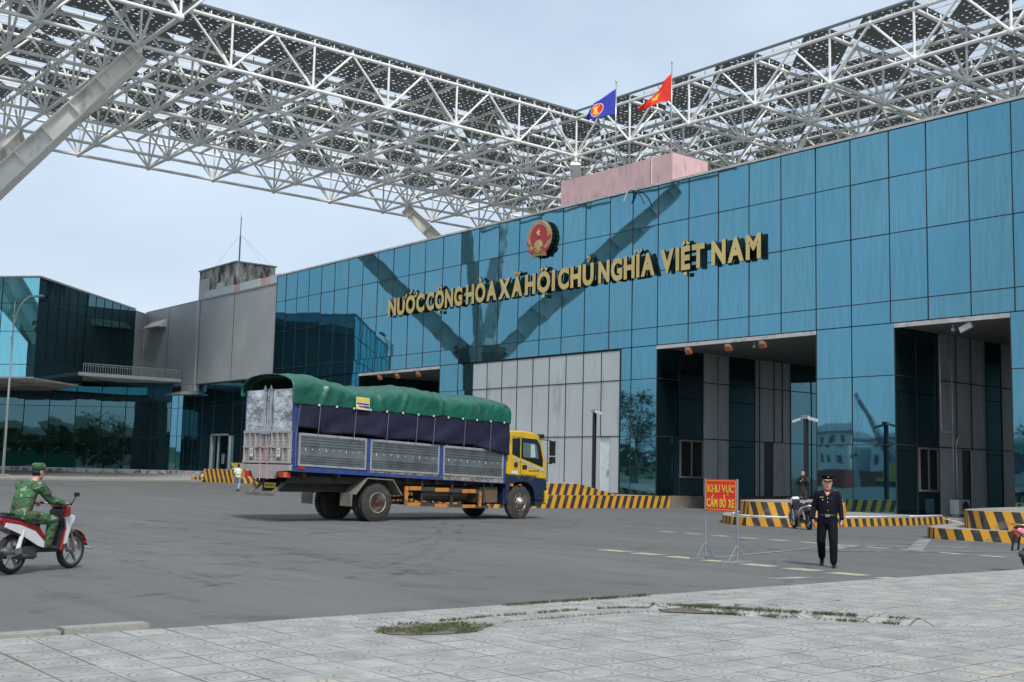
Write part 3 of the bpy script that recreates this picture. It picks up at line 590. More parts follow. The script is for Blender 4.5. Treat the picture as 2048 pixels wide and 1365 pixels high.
def flag(name, label, x, ztop, zhoist, top, bot, colfn, mats, wave):
    t = thing(name, label, 'flag', (x, 46.35, 19.2), group='flags on the pink roof block')
    m = MB(); m.tube((0, 0, -.3), (0, 0, ztop - 19.2), .045, 10, .03); m.ball((0, 0, ztop - 19.2 + .04), .07); m.build('flagpole', mat('pole_steel', (.5, .5, .52), .3, metal=.7), t, True)
    m = MB(); NU, NV = 72, 44; vs = []
    for j in range(NV + 1):
        for i in range(NU + 1):
            u = i / NU; v = j / NV; a = bez(top, u); b = bez(bot, u)
            X = a[0] * (1 - v) + b[0] * v; Z = a[1] * (1 - v) + b[1] * v
            w_ = wave * u * math.sin(7 * u + 3.2 * v + 1) + .5 * wave * u * math.sin(15 * u - 4 * v)
            p = FDIR * X + FN * w_; vs.append((p.x, p.y, zhoist - 19.2 + Z))
    fs = []; ms = []
    for j in range(NV):
        for i in range(NU):
            k = j * (NU + 1) + i; fs.append((k, k + NU + 1, k + NU + 2, k + 1)); ms.append(colfn((i + .5) / NU, (j + .5) / NV))
    m.add(vs, fs); m.m = ms; o = m.build('flag_cloth', mats, t, True)
    sd = o.modifiers.new('thick', 'SOLIDIFY'); sd.thickness = .006
def star_col(u, v):
    x = (u - .5) * 1.5; y = .5 - v; r_ = math.hypot(x, y); a = math.atan2(x, y) % (2 * math.pi / 5)
    a = min(a, 2 * math.pi / 5 - a); R0 = .31; ri = R0 * .382
    x2, y2 = ri * math.sin(math.pi / 5), ri * math.cos(math.pi / 5)
    px, py = r_ * math.sin(a), r_ * math.cos(a)
    return 1 if (x2 - 0) * (py - R0) - (y2 - R0) * (px - 0) < 0 else 0
def asean_col(u, v):
    x = (u - .5) * 1.5; y = .5 - v; r_ = math.hypot(x, y)
    if r_ > .36: return 0
    if r_ > .33: return 1
    w_ = .09 + .10 * (abs(y) / .2) ** 1.6
    if abs(y) < .23 and abs(x) < w_ and (int((x + 1) * 60) % 3 != 0 or abs(x) < .02): return 3
    return 2
def cl(n, c): return mat(n, c, .75, var=.05, scale=2)
flag('national_flag', 'red flag with yellow star on the right-hand roof pole', -43.6, 24.5, 23.9, [(0, 0), (.42, -.42), (.68, -.9), (1.0, -1.2), (1.85, -2.02)], [(0, -1.58), (.6, -1.62), (1.12, -1.88), (1.5, -2.02), (1.85, -2.07)], star_col, [cl('flag_red', (.72, .03, .015)), cl('flag_yellow', (.72, .62, .06))], .12)
flag('regional_flag', 'blue flag with a red roundel on the left-hand roof pole', -48.05, 24.5, 24.1, [(0, 0), (.6, -.4), (1.0, -.64), (1.32, -.8), (1.42, -1.02), (1.75, -1.72)], [(0, -1.56), (.6, -1.62), (1.1, -1.78), (1.4, -1.8), (1.6, -1.78), (1.75, -1.76)], asean_col, [cl('flag_blue', (.03, .05, .42)), cl('flag_white', (.7, .7, .7)), MATS['flag_red'], MATS['flag_yellow']], .1)
# left grey building with dirty roof tower, mast and hoods
hall = thing('grey_hall', 'grey clad windowless hall joined to the left end of the blue glass front', 'building', (-92, 46, 0), world=True)
m = MB()
m.box(-92.3, -78.5, YF + .02, 60, 8.2, 15.15); m.box(-104.5, -92.5, YF + .02, 60, 8.2, 15.2)
m.build('wall', DGREYP, hall)
m = MB(); m.box(-92.52, -92.28, YF - .05, YF + .3, 7.6, 15.2); m.build('pilaster', GREYP, hall)
m = MB(); m.box(-80.2, -78.52, YF - .02, YF + .5, 7.3, 8.19); m.build('downstand', GREYP, hall)
m = MB(); m.box(-95.0, -92.53, YF + .0, YF + 1.5, 7.35, 8.18); m.build('downstand', GREYP, hall)
m = MB(); m.box(-92.2, -78.5, YF - .03, YF + .3, 15.16, 15.28); m.box(-104, -92.5, YF + .08, YF + .3, 15.21, 15.32); m.build('roof_edge', BODY, hall)
for x0, x1 in ((-92, -86.5), (-85.3, -82), (-80.2, -78.6)): m = MB(); m.box(x0, x1, YF + .3, YF + .5, 15.29, 16.0); m.build('parapet_panel', GREYP, hall)
for x0, x1 in ((-86.45, -85.35), (-81.95, -80.25)): m = MB(); m.box(x0, x1, YF + .33, YF + .5, 15.29, 15.95); m.build('parapet_patch', PINKP, hall)
for q in (-92., -85.6, -98.5): m = MB(); m.box(q, q + .035, YF - .0, YF + .03, 8.3, 15.1); m.build('cladding_joint', LINE, hall)
# lower glass storey under the hall
xs = [-98.2, -96.6, -95, -93.3, -91.6, -89.4, -85.9, -84.2, -82.4, -80.6, -78.6]; zs = [8.15, 6.3, 3.9, .98]
gq = MB(); lq = MB(); yq = YF + .5
for a, b in zip(xs, xs[1:]):
    for t_, u in zip(zs, zs[1:]):
        if (a, u) == (-89.4, .98): continue
        pane(gq, a, b, u, t_, yq)
grid_lines(lq, xs, zs, yq)
gq.build('lower_glass', [BLUE, BLUE2, BLUE3], hall); lq.build('glass_joint', LINE, hall)
m = MB()
for x0, x1, z0, z1 in ((-89.4, -89.25, .9, 4), (-86.05, -85.9, .9, 4), (-89.4, -85.9, 3.85, 4)): m.box(x0, x1, yq - .2, yq + .1, z0, z1)
m.box(-88.2, -88.1, yq - .1, yq, .95, 3.85)
fr = m.build('entrance_frame', mat('aluminium', (.45, .47, .47), .35, metal=.6), hall)
m = MB(); m.box(-89.2, -86.1, yq, yq + .03, .98, 3.85); dg = m.build('entrance_door', DARK, fr)
m = MB(); m.tube((-86.95, yq - .08, 1.6), (-86.95, yq - .08, 2.4), .03); m.tube((-87.25, yq - .08, 1.6), (-87.25, yq - .08, 2.4), .03); m.build('door_pull', STEELG, fr)
# hoods on the grey wall
for (x0, x1, z, lb) in ((-102.4, -99.0, 13.55, 'pale sheet-metal vent hood high on the grey wall'), (-96.6, -93.4, 7.35, 'pale sheet-metal vent hood low over the ground-floor glass')):
    t = thing('vent_hood', lb, 'vent hood', ((x0 + x1) / 2, YF, z), world=True, group='vent hoods on the grey hall')
    m = MB(); h_ = .75 if z > 10 else .35
    m.add([(x0, YF + .1, z + h_), (x1, YF + .1, z + h_), (x1, YF - .85, z), (x0, YF - .85, z), (x0, YF + .1, z), (x1, YF + .1, z)], [(0, 3, 2, 1), (0, 4, 3), (1, 2, 5), (3, 4, 5, 2)]); m.build('hood_sheet', TRIM, t)
tw = thing('roof_tower', 'black-stained concrete roof tower with a mast on the grey hall', 'roof tower', (-96, 46, 15.2), world=True)
m = MB(); m.box(-99.95, -92.4, 44, 47.7, 15.0, 18.97); m.build('wall', OLDC, tw)
m = MB(); m.box(-100.05, -92.3, 43.9, 47.8, 18.98, 19.1); m.build('coping', CONC, tw)
m = MB(); m.box(-96.0, -94.4, 43.9, 43.98, 15.9, 17.5); m.build('shutter', STEELG, tw)
m = MB(); m.box(-99.7, -97.7, 43.93, 43.99, 15.3, 18.2); m.build('pale_patch', mat('fresh_render', (.42, .45, .44), .8), tw)
mast = thing('mast', 'thin grey mast with guy wires on the stained roof tower', 'mast', (-92.6, 44.3, 19.1), world=True)
m = MB(); m.tube((-92.6, 44.3, 19.1), (-92.6, 44.3, 21.3), .07); m.tube((-92.6, 44.3, 21.3), (-92.6, 44.3, 23.0), .04); m.tube((-92.6, 44.3, 23.), (-92.6, 44.3, 23.4), .015); m.build('pole', mat('mast_grey', (.16, .17, .2), .5), mast)
for q in ((-97.3, 44.2, 19.1), (-92.6, 47.4, 19.1), (-94, 47.5, 19.1)):
    m = MB(); m.tube((-92.6, 44.3, 21.5), q, .006, 4); m.build('guy_wire', BLACK, mast)
t = thing('satellite_dish', 'small white dish and blue drum behind the grey parapet', 'dish', (-85.6, 42.2, 15.6)); 
m = MB(); m.tube((0, 0, -.4), (0, 0, .5), .03); m.lathe([(0, .05), (.06, .22), (.14, .34)], (0, 0, .5), (.2, -.6, .9), 16); m.build('dish', WPL, t, True)
m = MB(); m.tube((-1.3, 0, -.3), (-1.3, 0, .45), .28, 12); m.build('drum', mat('blue_drum', (.04, .12, .3), .5), t)
# diagonal glass wing on the left
D1 = Vector((.717, -.697, 0)); D2 = Vector((-.697, -.717, 0)); C0 = Vector((-104, 40.7, 0)); TB = 19.76
Bc = C0 + D1 * TB
wing = thing('glass_wing', 'dark glass wing building jutting out at the far left, on an overhang', 'building', (Bc.x, Bc.y, 0), world=True)
def P(t_, s_, z): v = C0 + D1 * t_ + D2 * s_; return (v.x, v.y, z)
D2F = Vector((-.768, -.640, 0)); D1F = Vector((.640, -.768, 0))
def PF(s_, z, o=0.): v = Bc + D2F * s_ + D1F * o; return (v.x, v.y, z)
gw = MB(); lw = MB()
NR = Vector((.697, .717, 0)); ts = [2.2 + i * (TB - 2.2) / 11 for i in range(12)]
ZW = [15.2, 13.3, 11.15, 8.65, 7.7]
for a, b in zip(ts, ts[1:]):
    lo = 7.7 if b > 12.5 else 8.6
    for t_, u in zip(ZW, ZW[1:]):
        if u < lo: continue
        if t_ - u > .01: gw.add([P(a, 0, u), P(b, 0, u), P(b, random.uniform(-.006, .006), t_), P(a, 0, t_)], [(0, 1, 2, 3)])
for a in ts: lw.obox(Vector(P(a, 0, 11.9)) + NR * .02, (0, 0, 3.3), D1 * .012, NR * .015)
for z in ZW[1:4]: lw.obox(Vector(P((ts[0] + TB) / 2, 0, z)) + NR * .022, D1 * (TB - ts[0]) / 2, (0, 0, .012), NR * .015)
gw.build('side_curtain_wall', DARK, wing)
gf = MB(); ss = [i * 3.1 for i in range(10)]
for a, b in zip(ss, ss[1:]):
    for t_, u in zip(ZW, ZW[1:]): gf.add([PF(a, u), PF(b, u), PF(b, t_, random.uniform(-.008, .008)), PF(a, t_)], [(0, 1, 2, 3)])
for a in ss: lw.obox(Vector(PF(a, 11.45, .02)), (0, 0, 3.75), D2F * .02, D1F * .015)
for z in ZW[1:4]: lw.obox(Vector(PF(14, z, .022)), D2F * 14, (0, 0, .02), D1F * .015)
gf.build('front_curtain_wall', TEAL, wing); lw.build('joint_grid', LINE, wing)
m = MB(); m.prism([P(2.2, 0.05, 0)[:2], PF(.05, 0, -.03)[:2], PF(27.9, 0, -.03)[:2], P(2.2, 27.9, 0)[:2]], 15.21, 15.32); m.build('roof', BODY, wing)
m = MB(); m.prism([P(12.4, 0.02, 0)[:2], PF(.02, 0, -.03)[:2], PF(27.9, 0, -.03)[:2], P(5.3, 27.9, 0)[:2], P(5.3, 6, 0)[:2]], 7.55, 7.69); m.prism([P(-2, .02, 0)[:2], P(12.3, .02, 0)[:2], P(12.3, 9, 0)[:2], P(-2, 9, 0)[:2]], 8.50, 8.62); m.build('soffit', mat('pale_soffit', (.42, .39, .36), .8, dirt=((.12, .1, .09), .5, (1, 1, 1), .45, .7)), wing)
m = MB()
m.obox(Vector(PF(14, 15.3, .05)), D2F * 14, (0, 0, .06), D1F * .04); m.obox(Vector(P((TB + 2.2) / 2, 0, 15.3)) + NR * .03, D1 * (TB - 2.2) / 2, (0, 0, .06), NR * .03); m.obox(Vector(PF(14, 7.66, .05)), D2F * 14, (0, 0, .06), D1F * .04); m.build('edge_trim', TRIM, wing)
m = MB(); m.add([P(0, 0, 8.6), P(2.2, 0, 8.6), P(2.2, 0, 15.2), P(0, 0, 15.2)], [(0, 1, 2, 3)]) if 0 else m.add([P(0, 0, 8.6), P(2.2, 0, 8.6), P(2.2, 0, 15.2), P(0, 0, 15.2)], [(0, 1, 2, 3)]); m.build('wall', DGREYP, wing)
m = MB(); m.add([P(2.2, 27.9, 0), PF(27.9, 0), PF(27.9, 15.2), P(2.2, 27.9, 15.2)], [(0, 1, 2, 3)]); m.build('wall', DGREYP, wing)
# lower recessed glass
L0 = Vector((-96.8, 40.7, 0)); gq = MB(); lq = MB()
def Q(s_, z, o=0.): v = L0 + D2 * s_ + D1 * o; return (v.x, v.y, z)
ss = [0, 1.7, 4.1, 6.3, 8.6, 11., 13.3, 15.8, 18.4, 21, 24, 27, 30, 34]; zs = [8.55, 6.3, 3.7, .95]
for a, b in zip(ss, ss[1:]):
    for t_, u in zip(zs, zs[1:]): gq.add([Q(a, u), Q(b, u), Q(b, t_, random.uniform(-.012, .012)), Q(a, t_)], [(0, 1, 2, 3)])
for a in ss: lq.obox(Vector(Q(a, 4.7, .02)), (0, 0, 3.8), D2 * .025, D1 * .015)
for z in zs[1:3]: lq.obox(Vector(Q(17, z, .022)), D2 * 17, (0, 0, .02), D1 * .015)
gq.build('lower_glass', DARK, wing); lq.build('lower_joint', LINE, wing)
m = MB(); m.obox(Vector(Q(17, .65, .2)), D2 * 17, (0, 0, .28), D1 * .28)
m.box(-96.9, -90.2, YF + .1, YF + .6, .1, .93)
m.build('plinth', mat('peeling_plinth', (.58, .54, .52), .9, var=.2, scale=2, bump=.5, dirt=((.14, .12, .11), 1.6, (1, 1, 1.5), .5, .6)), wing)
# balcony with railing
bal = thing('balcony', 'narrow white-railed balcony over the ground-floor glass at left', 'balcony', (-95, 36, 8.5), world=True)
m = MB(); m.add([(-94.95, 31.9, 8.45), (-94.95, 40.65, 8.45), (-104, 40.65, 8.45), (-94.95, 31.9, 8.72), (-94.95, 40.65, 8.72), (-104, 40.65, 8.72)], [(0, 2, 1), (3, 4, 5), (0, 1, 4, 3), (1, 2, 5, 4), (2, 0, 3, 5)]); m.build('slab', mat('balcony_white', (.55, .56, .55), .6), bal)
RAIL = mat('rail_paint', (.40, .42, .41), .5)
m = MB(); m.tube((-95, 32.3, 9.45), (-95, 40.6, 9.45), .035); m.tube((-95, 32.3, 9.28), (-95, 40.6, 9.28), .02); m.build('handrail', RAIL, bal)
for i in range(42):
    m = MB(); yy = 32.3 + i * .202; m.box(-95.02, -94.98, yy - .02, yy + .02, 8.72, 9.45); m.build('baluster', RAIL, bal)
# ================================================================== TRAFFIC ISLANDS
def stripes_mat():
    m = bpy.data.materials.new('hazard_stripes'); m.use_nodes = True; t = m.node_tree; N = t.nodes; L = t.links; p = N['Principled BSDF']
    c = N.new('ShaderNodeTexCoord'); uv = N.new('ShaderNodeUVMap'); uv.uv_map = 'run'
    s = N.new('ShaderNodeSeparateXYZ'); L.new(uv.outputs[0], s.inputs[0])
    def M(op, a, b):
        n = N.new('ShaderNodeMath'); n.operation = op
        for i, x in enumerate((a, b)):
            if isinstance(x, (int, float)): n.inputs[i].default_value = x
            else: L.new(x, n.inputs[i])
        return n.outputs[0]
    nn = N.new('ShaderNodeTexNoise'); nn.inputs['Scale'].default_value = 9; L.new(c.outputs['Object'], nn.inputs[0])
    ph = M('ADD', M('DIVIDE', M('ADD', s.outputs[0], M('MULTIPLY', s.outputs[1], .34)), .46), 200)
    k = M('LESS_THAN', M('ADD', M('FRACT', ph, 0), M('MULTIPLY', M('SUBTRACT', nn.outputs[0], .5), .06)), .5)
    mx_ = N.new('ShaderNodeMix'); mx_.data_type = 'RGBA'; L.new(k, mx_.inputs[0]); mx_.inputs[6].default_value = (.03, .032, .035, 1); mx_.inputs[7].default_value = (.62, .30, .02, 1)
    n2 = N.new('ShaderNodeTexNoise'); n2.inputs['Scale'].default_value = 3.5; n2.inputs['Detail'].default_value = 8; L.new(c.outputs['Object'], n2.inputs[0])
    r = N.new('ShaderNodeMapRange'); r.inputs[1].default_value = .55; r.inputs[2].default_value = .75; r.inputs[4].default_value = .75; L.new(n2.outputs[0], r.inputs[0])
    m3 = N.new('ShaderNodeMix'); m3.data_type = 'RGBA'; L.new(r.outputs[0], m3.inputs[0]); L.new(mx_.outputs[2], m3.inputs[6]); m3.inputs[7].default_value = (.16, .14, .11, 1)
    L.new(m3.outputs[2], p.inputs['Base Color']); p.inputs['Roughness'].default_value = .65
    return m
HAZ = stripes_mat()
TOPC = mat('island_top', (.30, .27, .24), .9, var=.2, scale=2, bump=.4, dirt=((.16, .13, .11), 1, (1, 1, 1), .45, .7))
def striped_block(name, pts, z0, z1, parent, closed=True, sgn=1, zs_=None, mt=None, flip=0):
    """pts: outline; sides carry the stripe band, mirrored where sgn flips per edge via run offset."""
    me = bpy.data.meshes.new(name); vs = []; fs = []; uvs = []; run = 0; n = len(pts)
    zt = zs_ or [z1] * n
    edges = [(i, (i + 1) % n) for i in range(n if closed else n - 1)]
    for i, j in edges:
        a, b = Vector(pts[i]), Vector(pts[j]); L_ = (b - a).length; k = len(vs)
        sgn = -1 if i < flip else 1
        vs += [(a.x, a.y, z0), (b.x, b.y, z0), (b.x, b.y, zt[j]), (a.x, a.y, zt[i])]
        fs.append((k, k + 1, k + 2, k + 3)); uvs += [(run, 0), (run + L_, 0), (run + L_, sgn * (zt[j] - z0)), (run, sgn * (zt[i] - z0))]; run += L_
    k = len(vs); vs += [(p_[0], p_[1], zt[i]) for i, p_ in enumerate(pts)]; fs.append(tuple(range(k, k + n))); uvs += [(0, 0)] * n
    org = ORG.get(parent.name, Vector())
    me.from_pydata([(v[0] - org[0], v[1] - org[1], v[2] - org[2]) for v in vs], [], fs); me.materials.append(mt or HAZ); me.materials.append(TOPC)
    me.polygons[len(fs) - 1].material_index = 1
    ul = me.uv_layers.new(name='run')
    for i, u in enumerate(uvs): ul.data[i].uv = u
    o = bpy.data.objects.new(name, me); C.objects.link(o); o.parent = parent; ORG[o.name] = org; return o
G_ = 'striped lane islands in front of the gate'
i3 = thing('traffic_island', 'rounded black and yellow striped island under the camera pole, behind the officer', 'traffic island', (-26, 35, 0), group=G_, world=True)
striped_block('kerb_step', [(-29.84, 40.6), (-29.3, 35.5), (-28.4, 33.2), (-27.5, 32.0), (-26.5, 30.9), (-25.6, 30.25), (-24.9, 30.15), (-24.3, 30.5), (-23.75, 31.3), (-23.35, 33.2), (-23.5, 37.3), (-23.9, 40.6)], 0, .27, i3, flip=6)
striped_block('raised_block', [(-28.6, 40.5), (-28.0, 34.4), (-27.2, 32.6), (-26.4, 31.7), (-25.7, 31.25), (-25.1, 31.25), (-24.6, 31.9), (-24.35, 33.6), (-24.6, 35.2), (-27.2, 37)], .27, .76, i3, flip=4)
m = MB(); m.box(-29.84, -26.13, 40.5, 61, 0, .2); m.prism([(-26.13, 40.6), (-23.9, 40.6), (-24.2, 46), (-26.13, 58)], 0, .19); m.build('base_slab', CONC, i3)
i4 = thing('traffic_island', 'black and yellow striped two-step island at the right edge', 'traffic island', (-16, 33, 0), group=G_, world=True)
striped_block('kerb_step', [(-21.3, 40.6), (-20.2, 36), (-19.2, 32.2), (-18.5, 30.3), (-17.9, 29.7), (-17.2, 29.7), (-15.74, 30.3), (-14, 31.2), (-11, 33), (-10, 40.6)], 0, .3, i4, flip=4)
striped_block('raised_block', [(-20.2, 40.5), (-18.9, 34.), (-18.1, 31.6), (-17.5, 30.75), (-16.9, 30.5), (-15.9, 30.85), (-14.2, 31.9), (-11.6, 33.7), (-11, 40.5)], .3, .80, i4, flip=3)
i2 = thing('traffic_island', 'black and yellow striped island with a sloping raised end behind the truck cab', 'traffic island', (-42, 38, 0), group=G_, world=True)
striped_block('kerb_step', [(-57.3, 40.6), (-56, 34), (-50, 30.5), (-43, 29.5), (-40.5, 30), (-39.5, 31.5), (-39.0, 34), (-39.0, 41.6), (-42, 42)], 0, .57, i2, flip=99)
striped_block('raised_block', [(-44, 40), (-44, 33.2), (-41.2, 31.5), (-39.9, 31.6), (-39.45, 32.6), (-39.42, 36.0), (-39.45, 38.4), (-41, 38.5)], .57, 1.08, i2, flip=99, zs_=[1.08, 1.08, 1.08, 1.08, 1.08, 1.08, .60, .60])
m = MB(); m.box(-57.1, -39.02, 41.6, 61, 0, .58); m.build('base_slab', mat('brown_concrete', (.17, .14, .12), .9, var=.2, dirt=((.3, .27, .25), 1, (1, 1, 1), .5, .8)), i2)
i0 = thing('traffic_island', 'small black and yellow striped island by the glass entrance, behind the walking person', 'traffic island', (-83, 40, 0), group=G_, world=True)
striped_block('kerb_step', [(-86.3, 40.9), (-85.6, 38.3), (-84.7, 37.5), (-80.4, 39.0), (-79.5, 40.9)], 0, .58, i0, flip=2)
striped_block('raised_block', [(-85.5, 40.8), (-84.8, 38.7), (-84.1, 38.2), (-80.9, 39.3), (-80.3, 40.8)], .58, 1.2, i0, flip=2)
i1 = thing('traffic_island', 'black and yellow striped island seen beneath the truck tail', 'traffic island', (-71, 38, 0), group=G_, world=True)
striped_block('kerb_step', [(-76.5, 40.6), (-75.2, 38.4), (-74.4, 37.4), (-73.4, 37.1), (-68.5, 38.6), (-66.4, 40.6)], 0, .48, i1, flip=3)
striped_block('raised_block', [(-75.6, 40.5), (-74.7, 38.8), (-73.9, 38.0), (-73.2, 37.8), (-69, 39.1), (-68, 40.5)], .48, 1.15, i1, flip=3)
t = thing('yellow_bin', 'yellow plastic crate on the far striped island by the entrance', 'crate', (-81.4, 40.0, 1.2), R(20)); m = MB(); m.prism([(-.7, -.3), (.7, -.3), (.7, .3), (-.7, .3)], 0, .12); m.add([(-.6, -.25, .12), (.6, -.25, .12), (.6, .25, .12), (-.6, .25, .12), (-.85, -.35, .5), (.85, -.35, .5), (.85, .35, .5), (-.85, .35, .5)], [(0, 1, 5, 4), (1, 2, 6, 5), (2, 3, 7, 6), (3, 0, 4, 7), (4, 5, 6, 7)]); m.build('crate_body', mat('yellow_plastic', (.6, .45, .06), .5), t)
# camera poles
def cam_pole(label, x, y, zb, zt, heads):
    t = thing('camera_pole', label, 'camera pole', (x, y, zb), group='black poles with security cameras')
    H = zt - zb; m = MB(); m.box(-.07, .07, -.07, .07, 0, H); m.box(-.13, .13, -.13, .13, 0, .03); m.build('pole', BLACK, t)
    m = MB(); m.box(-.12, .12, -.12, .12, H, H + .14); m.build('mount', STEELG, t)
    for dx, dz in heads:
        m = MB(); s_ = 1 if dx > 0 else -1
        m.tube((.1 * s_, 0, H + .08), (.2 * s_, -.02, H + .02), .03); m.obox((dx, -.06, H - .03 + dz), (.2, 0, -.05 * s_), (0, .055, 0), (.012, 0, .05)); m.build('camera', WPL, t)
    return t
cam_pole('black pole with one white camera against the grey cladding', -40.55, 38, .57, 4.45, [(.33, 0)])
cam_pole('black pole with two white cameras beside the parked scooter', -28.36, 37.96, .27, 3.9, [(-.38, -.02), (.38, 0)])
# pipes on the passage walls
def pipe(label, pts, r=.03, mt=None):
    o = MB(); o.path(pts, r, 8); b = Vector(pts[0]); t = o.build('wall_pipe', mt or MATS['pale_pipe'], smooth=True); tag(t, label, 'pipe', 'pipes on the passage walls'); return t
pipe('thin tan pipe on the grey wall of the middle opening, above the red sign', [(-39.02, 45.05, 7.6), (-39.02, 45.05, .6)], .03, mat('tan_pipe', (.28, .22, .17), .6))
pipe('white pipe with a side jog in the nearest opening', [(-26.07, 43.85, 7.6), (-26.02, 43.8, 4.0), (-26.0, 43.85, 3.6), (-26.0, 45.2, 3.6), (-26.0, 44.9, 3.1), (-26.0, 44.95, .9)], .03)
pipe('straight grey pipe down to the air conditioner in the nearest opening', [(-26.03, 44.7, 6.6), (-26.03, 44.7, .95)], .022)
ac = thing('air_conditioner', 'white outdoor air-conditioning unit on the floor of the nearest opening', 'air conditioner', (-25.6, 44.4, .19), R(0))
m = MB(); m.box(-.2, .2, -.42, .42, .08, .66); m.box(-.15, .15, -.35, -.3, 0, .08); m.box(-.15, .15, .3, .35, 0, .08); m.build('casing', WPL, ac)
m = MB(); m.lathe([(0, .24), (.02, .24), (.02, .2)], (.2, .08, .37), (1, 0, 0)); m.build('fan_grille', BLACK, ac)
# hose / conduit along islands
t = MB(); t.path([(-28.9, 35.5, .30), (-27.3, 32.3, .30), (-26.2, 31.1, .30), (-25.2, 30.7, .30), (-24.2, 31.1, .30), (-23.8, 34, .30), (-23.9, 38, .30), (-23.8, 40, .32)], .03)
tag(t.build('white_hose', WPL, smooth=True), 'white hose lying along the step of the island behind the officer', 'hose')
t = MB(); t.path([(-23.9, 40.2, .22), (-23.2, 40.6, .03), (-22, 40.2, .03), (-21, 39, .03), (-20.6, 37, .1)], .02)
tag(t.build('grey_hose', WPL, smooth=True), 'thin pale hose across the lane before the nearest opening', 'hose')
# street lamp at left
lamp = thing('street_lamp', 'tall pale street lamp with a curved arm at the far left', 'street lamp', (-87.6, 24.6, .42))
m = MB(); m.tube((0, 0, .05), (0, 0, 11.6), .10, 12, .055); m.tube((0, 0, 11.6), (0, 0, 12.6), .06, 8, .03); m.build('pole', mat('lamp_post_paint', (.50, .53, .52), .4, metal=.3), lamp, True)
m = MB(); m.box(-.35, .35, -.35, .35, 0, .08); m.build('base_plate', CONC, lamp)
m = MB(); m.box(-.06, .06, -.17, -.1, 2.6, 3.3); m.build('access_hatch', BLACK, lamp)
LR = Vector((.63, .776, 0)); pts = [(0, 0, 9.6)]
for i in range(9):
    a = R(90 * i / 8); pts.append(tuple(LR * (1.25 - 1.25 * math.cos(a)) + Vector((0, 0, 10.3 + 2.6 * math.sin(a) ** 1.0))))
m = MB(); m.path(pts, .05, 8); m.tube((0, 0, 9.6), tuple(-LR * .15 + Vector((0, 0, 9.9))), .06); m.build('curved_arm', MATS['lamp_post_paint'], lamp, True)
m = MB(); m.obox(LR * 1.5 + Vector((0, 0, 12.92)), LR * .5 + Vector((0, 0, .06)), Vector((-.776, .63, 0)) * .17, (0, 0, .06)); m.build('lamp_head', STEELG, lamp)
exec_parts = []
# ================================================================== CANOPY
AX, AY, ZB_, ZT = 6.6, 6.53, 29.1, 32.5
def NX(i): return -105.1 if i == -5 else -74.09 + AX * i
def NY(n): return 66.72 - AY * n
def has(i, n):
    if i < -5 or i > 11 or n < -5 or n > 10: return False
    return i <= 0 or n <= 0 or (n >= 6 and i <= 1)
can = thing('space_frame_canopy', 'huge white tubular space-frame canopy with perforated dark roof sheets over the forecourt', 'canopy', (-90, 50, 29), world=True)
bc, tcn, wb, jn = MB(), MB(), MB(), MB()
def B(i, n): return Vector((NX(i), NY(n), ZB_))
def T(i, n): return Vector((NX(i), NY(n), ZT))
edges = []
for i in range(-5, 12):
    for n in range(-5, 11):
        if not has(i, n): continue
        jn.ball(B(i, n), .26, n=8, k=5); jn.tube(T(i, n) - Vector((0, 0, .05)), T(i, n) + Vector((0, 0, .55)), .07, 6)
        wb.tube(B(i, n), T(i, n), .092, 8, caps=False)
        for di, dn in ((1, 0), (0, 1)):
            if has(i + di, n + dn):
                bc.tube(B(i, n), B(i + di, n + dn), .14, 8, caps=False); tcn.tube(T(i, n), T(i + di, n + dn), .14, 8, caps=False)
                mid = (T(i, n) + T(i + di, n + dn)) / 2; jn.ball(mid, .2, n=8, k=5)
                jn.tube(mid, mid + Vector((0, 0, .5)), .06, 6)
                for q in (.25, .75):
                    e_ = T(i, n).lerp(T(i + di, n + dn), q); jn.tube(e_, e_ + Vector((0, 0, .45)), .05, 5)
                wb.tube(B(i, n), mid, .092, 8, caps=False); wb.tube(B(i + di, n + dn), mid, .092, 8, caps=False)
for n in range(-5, 11):        # outer overhang on the far left edge
    a = Vector((-108.4, NY(n), ZT)); tcn.tube(T(-5, n), a, .15, 8); wb.tube(B(-5, n), a, .092, 8); jn.ball(a, .24, n=8, k=5)
    if n < 10: tcn.tube(a, Vector((-108.4, NY(n + 1), ZT)), .14, 8)
for i in range(0, 2):          # overhang of the near wing
    a = Vector((NX(i), 30.62, ZT)); tcn.tube(T(i, 6), a, .15, 8)
    wb.tube(B(i, 6), a, .092, 8)
    if i < 1: tcn.tube(a, Vector((NX(i + 1), 30.62, ZT)), .14, 8)
bc.build('bottom_chords', WHITE, can, True); tcn.build('top_chords', WHITE, can, True); wb.build('web_members', WHITE, can, True); jn.build('joints', WHITE, can, True)
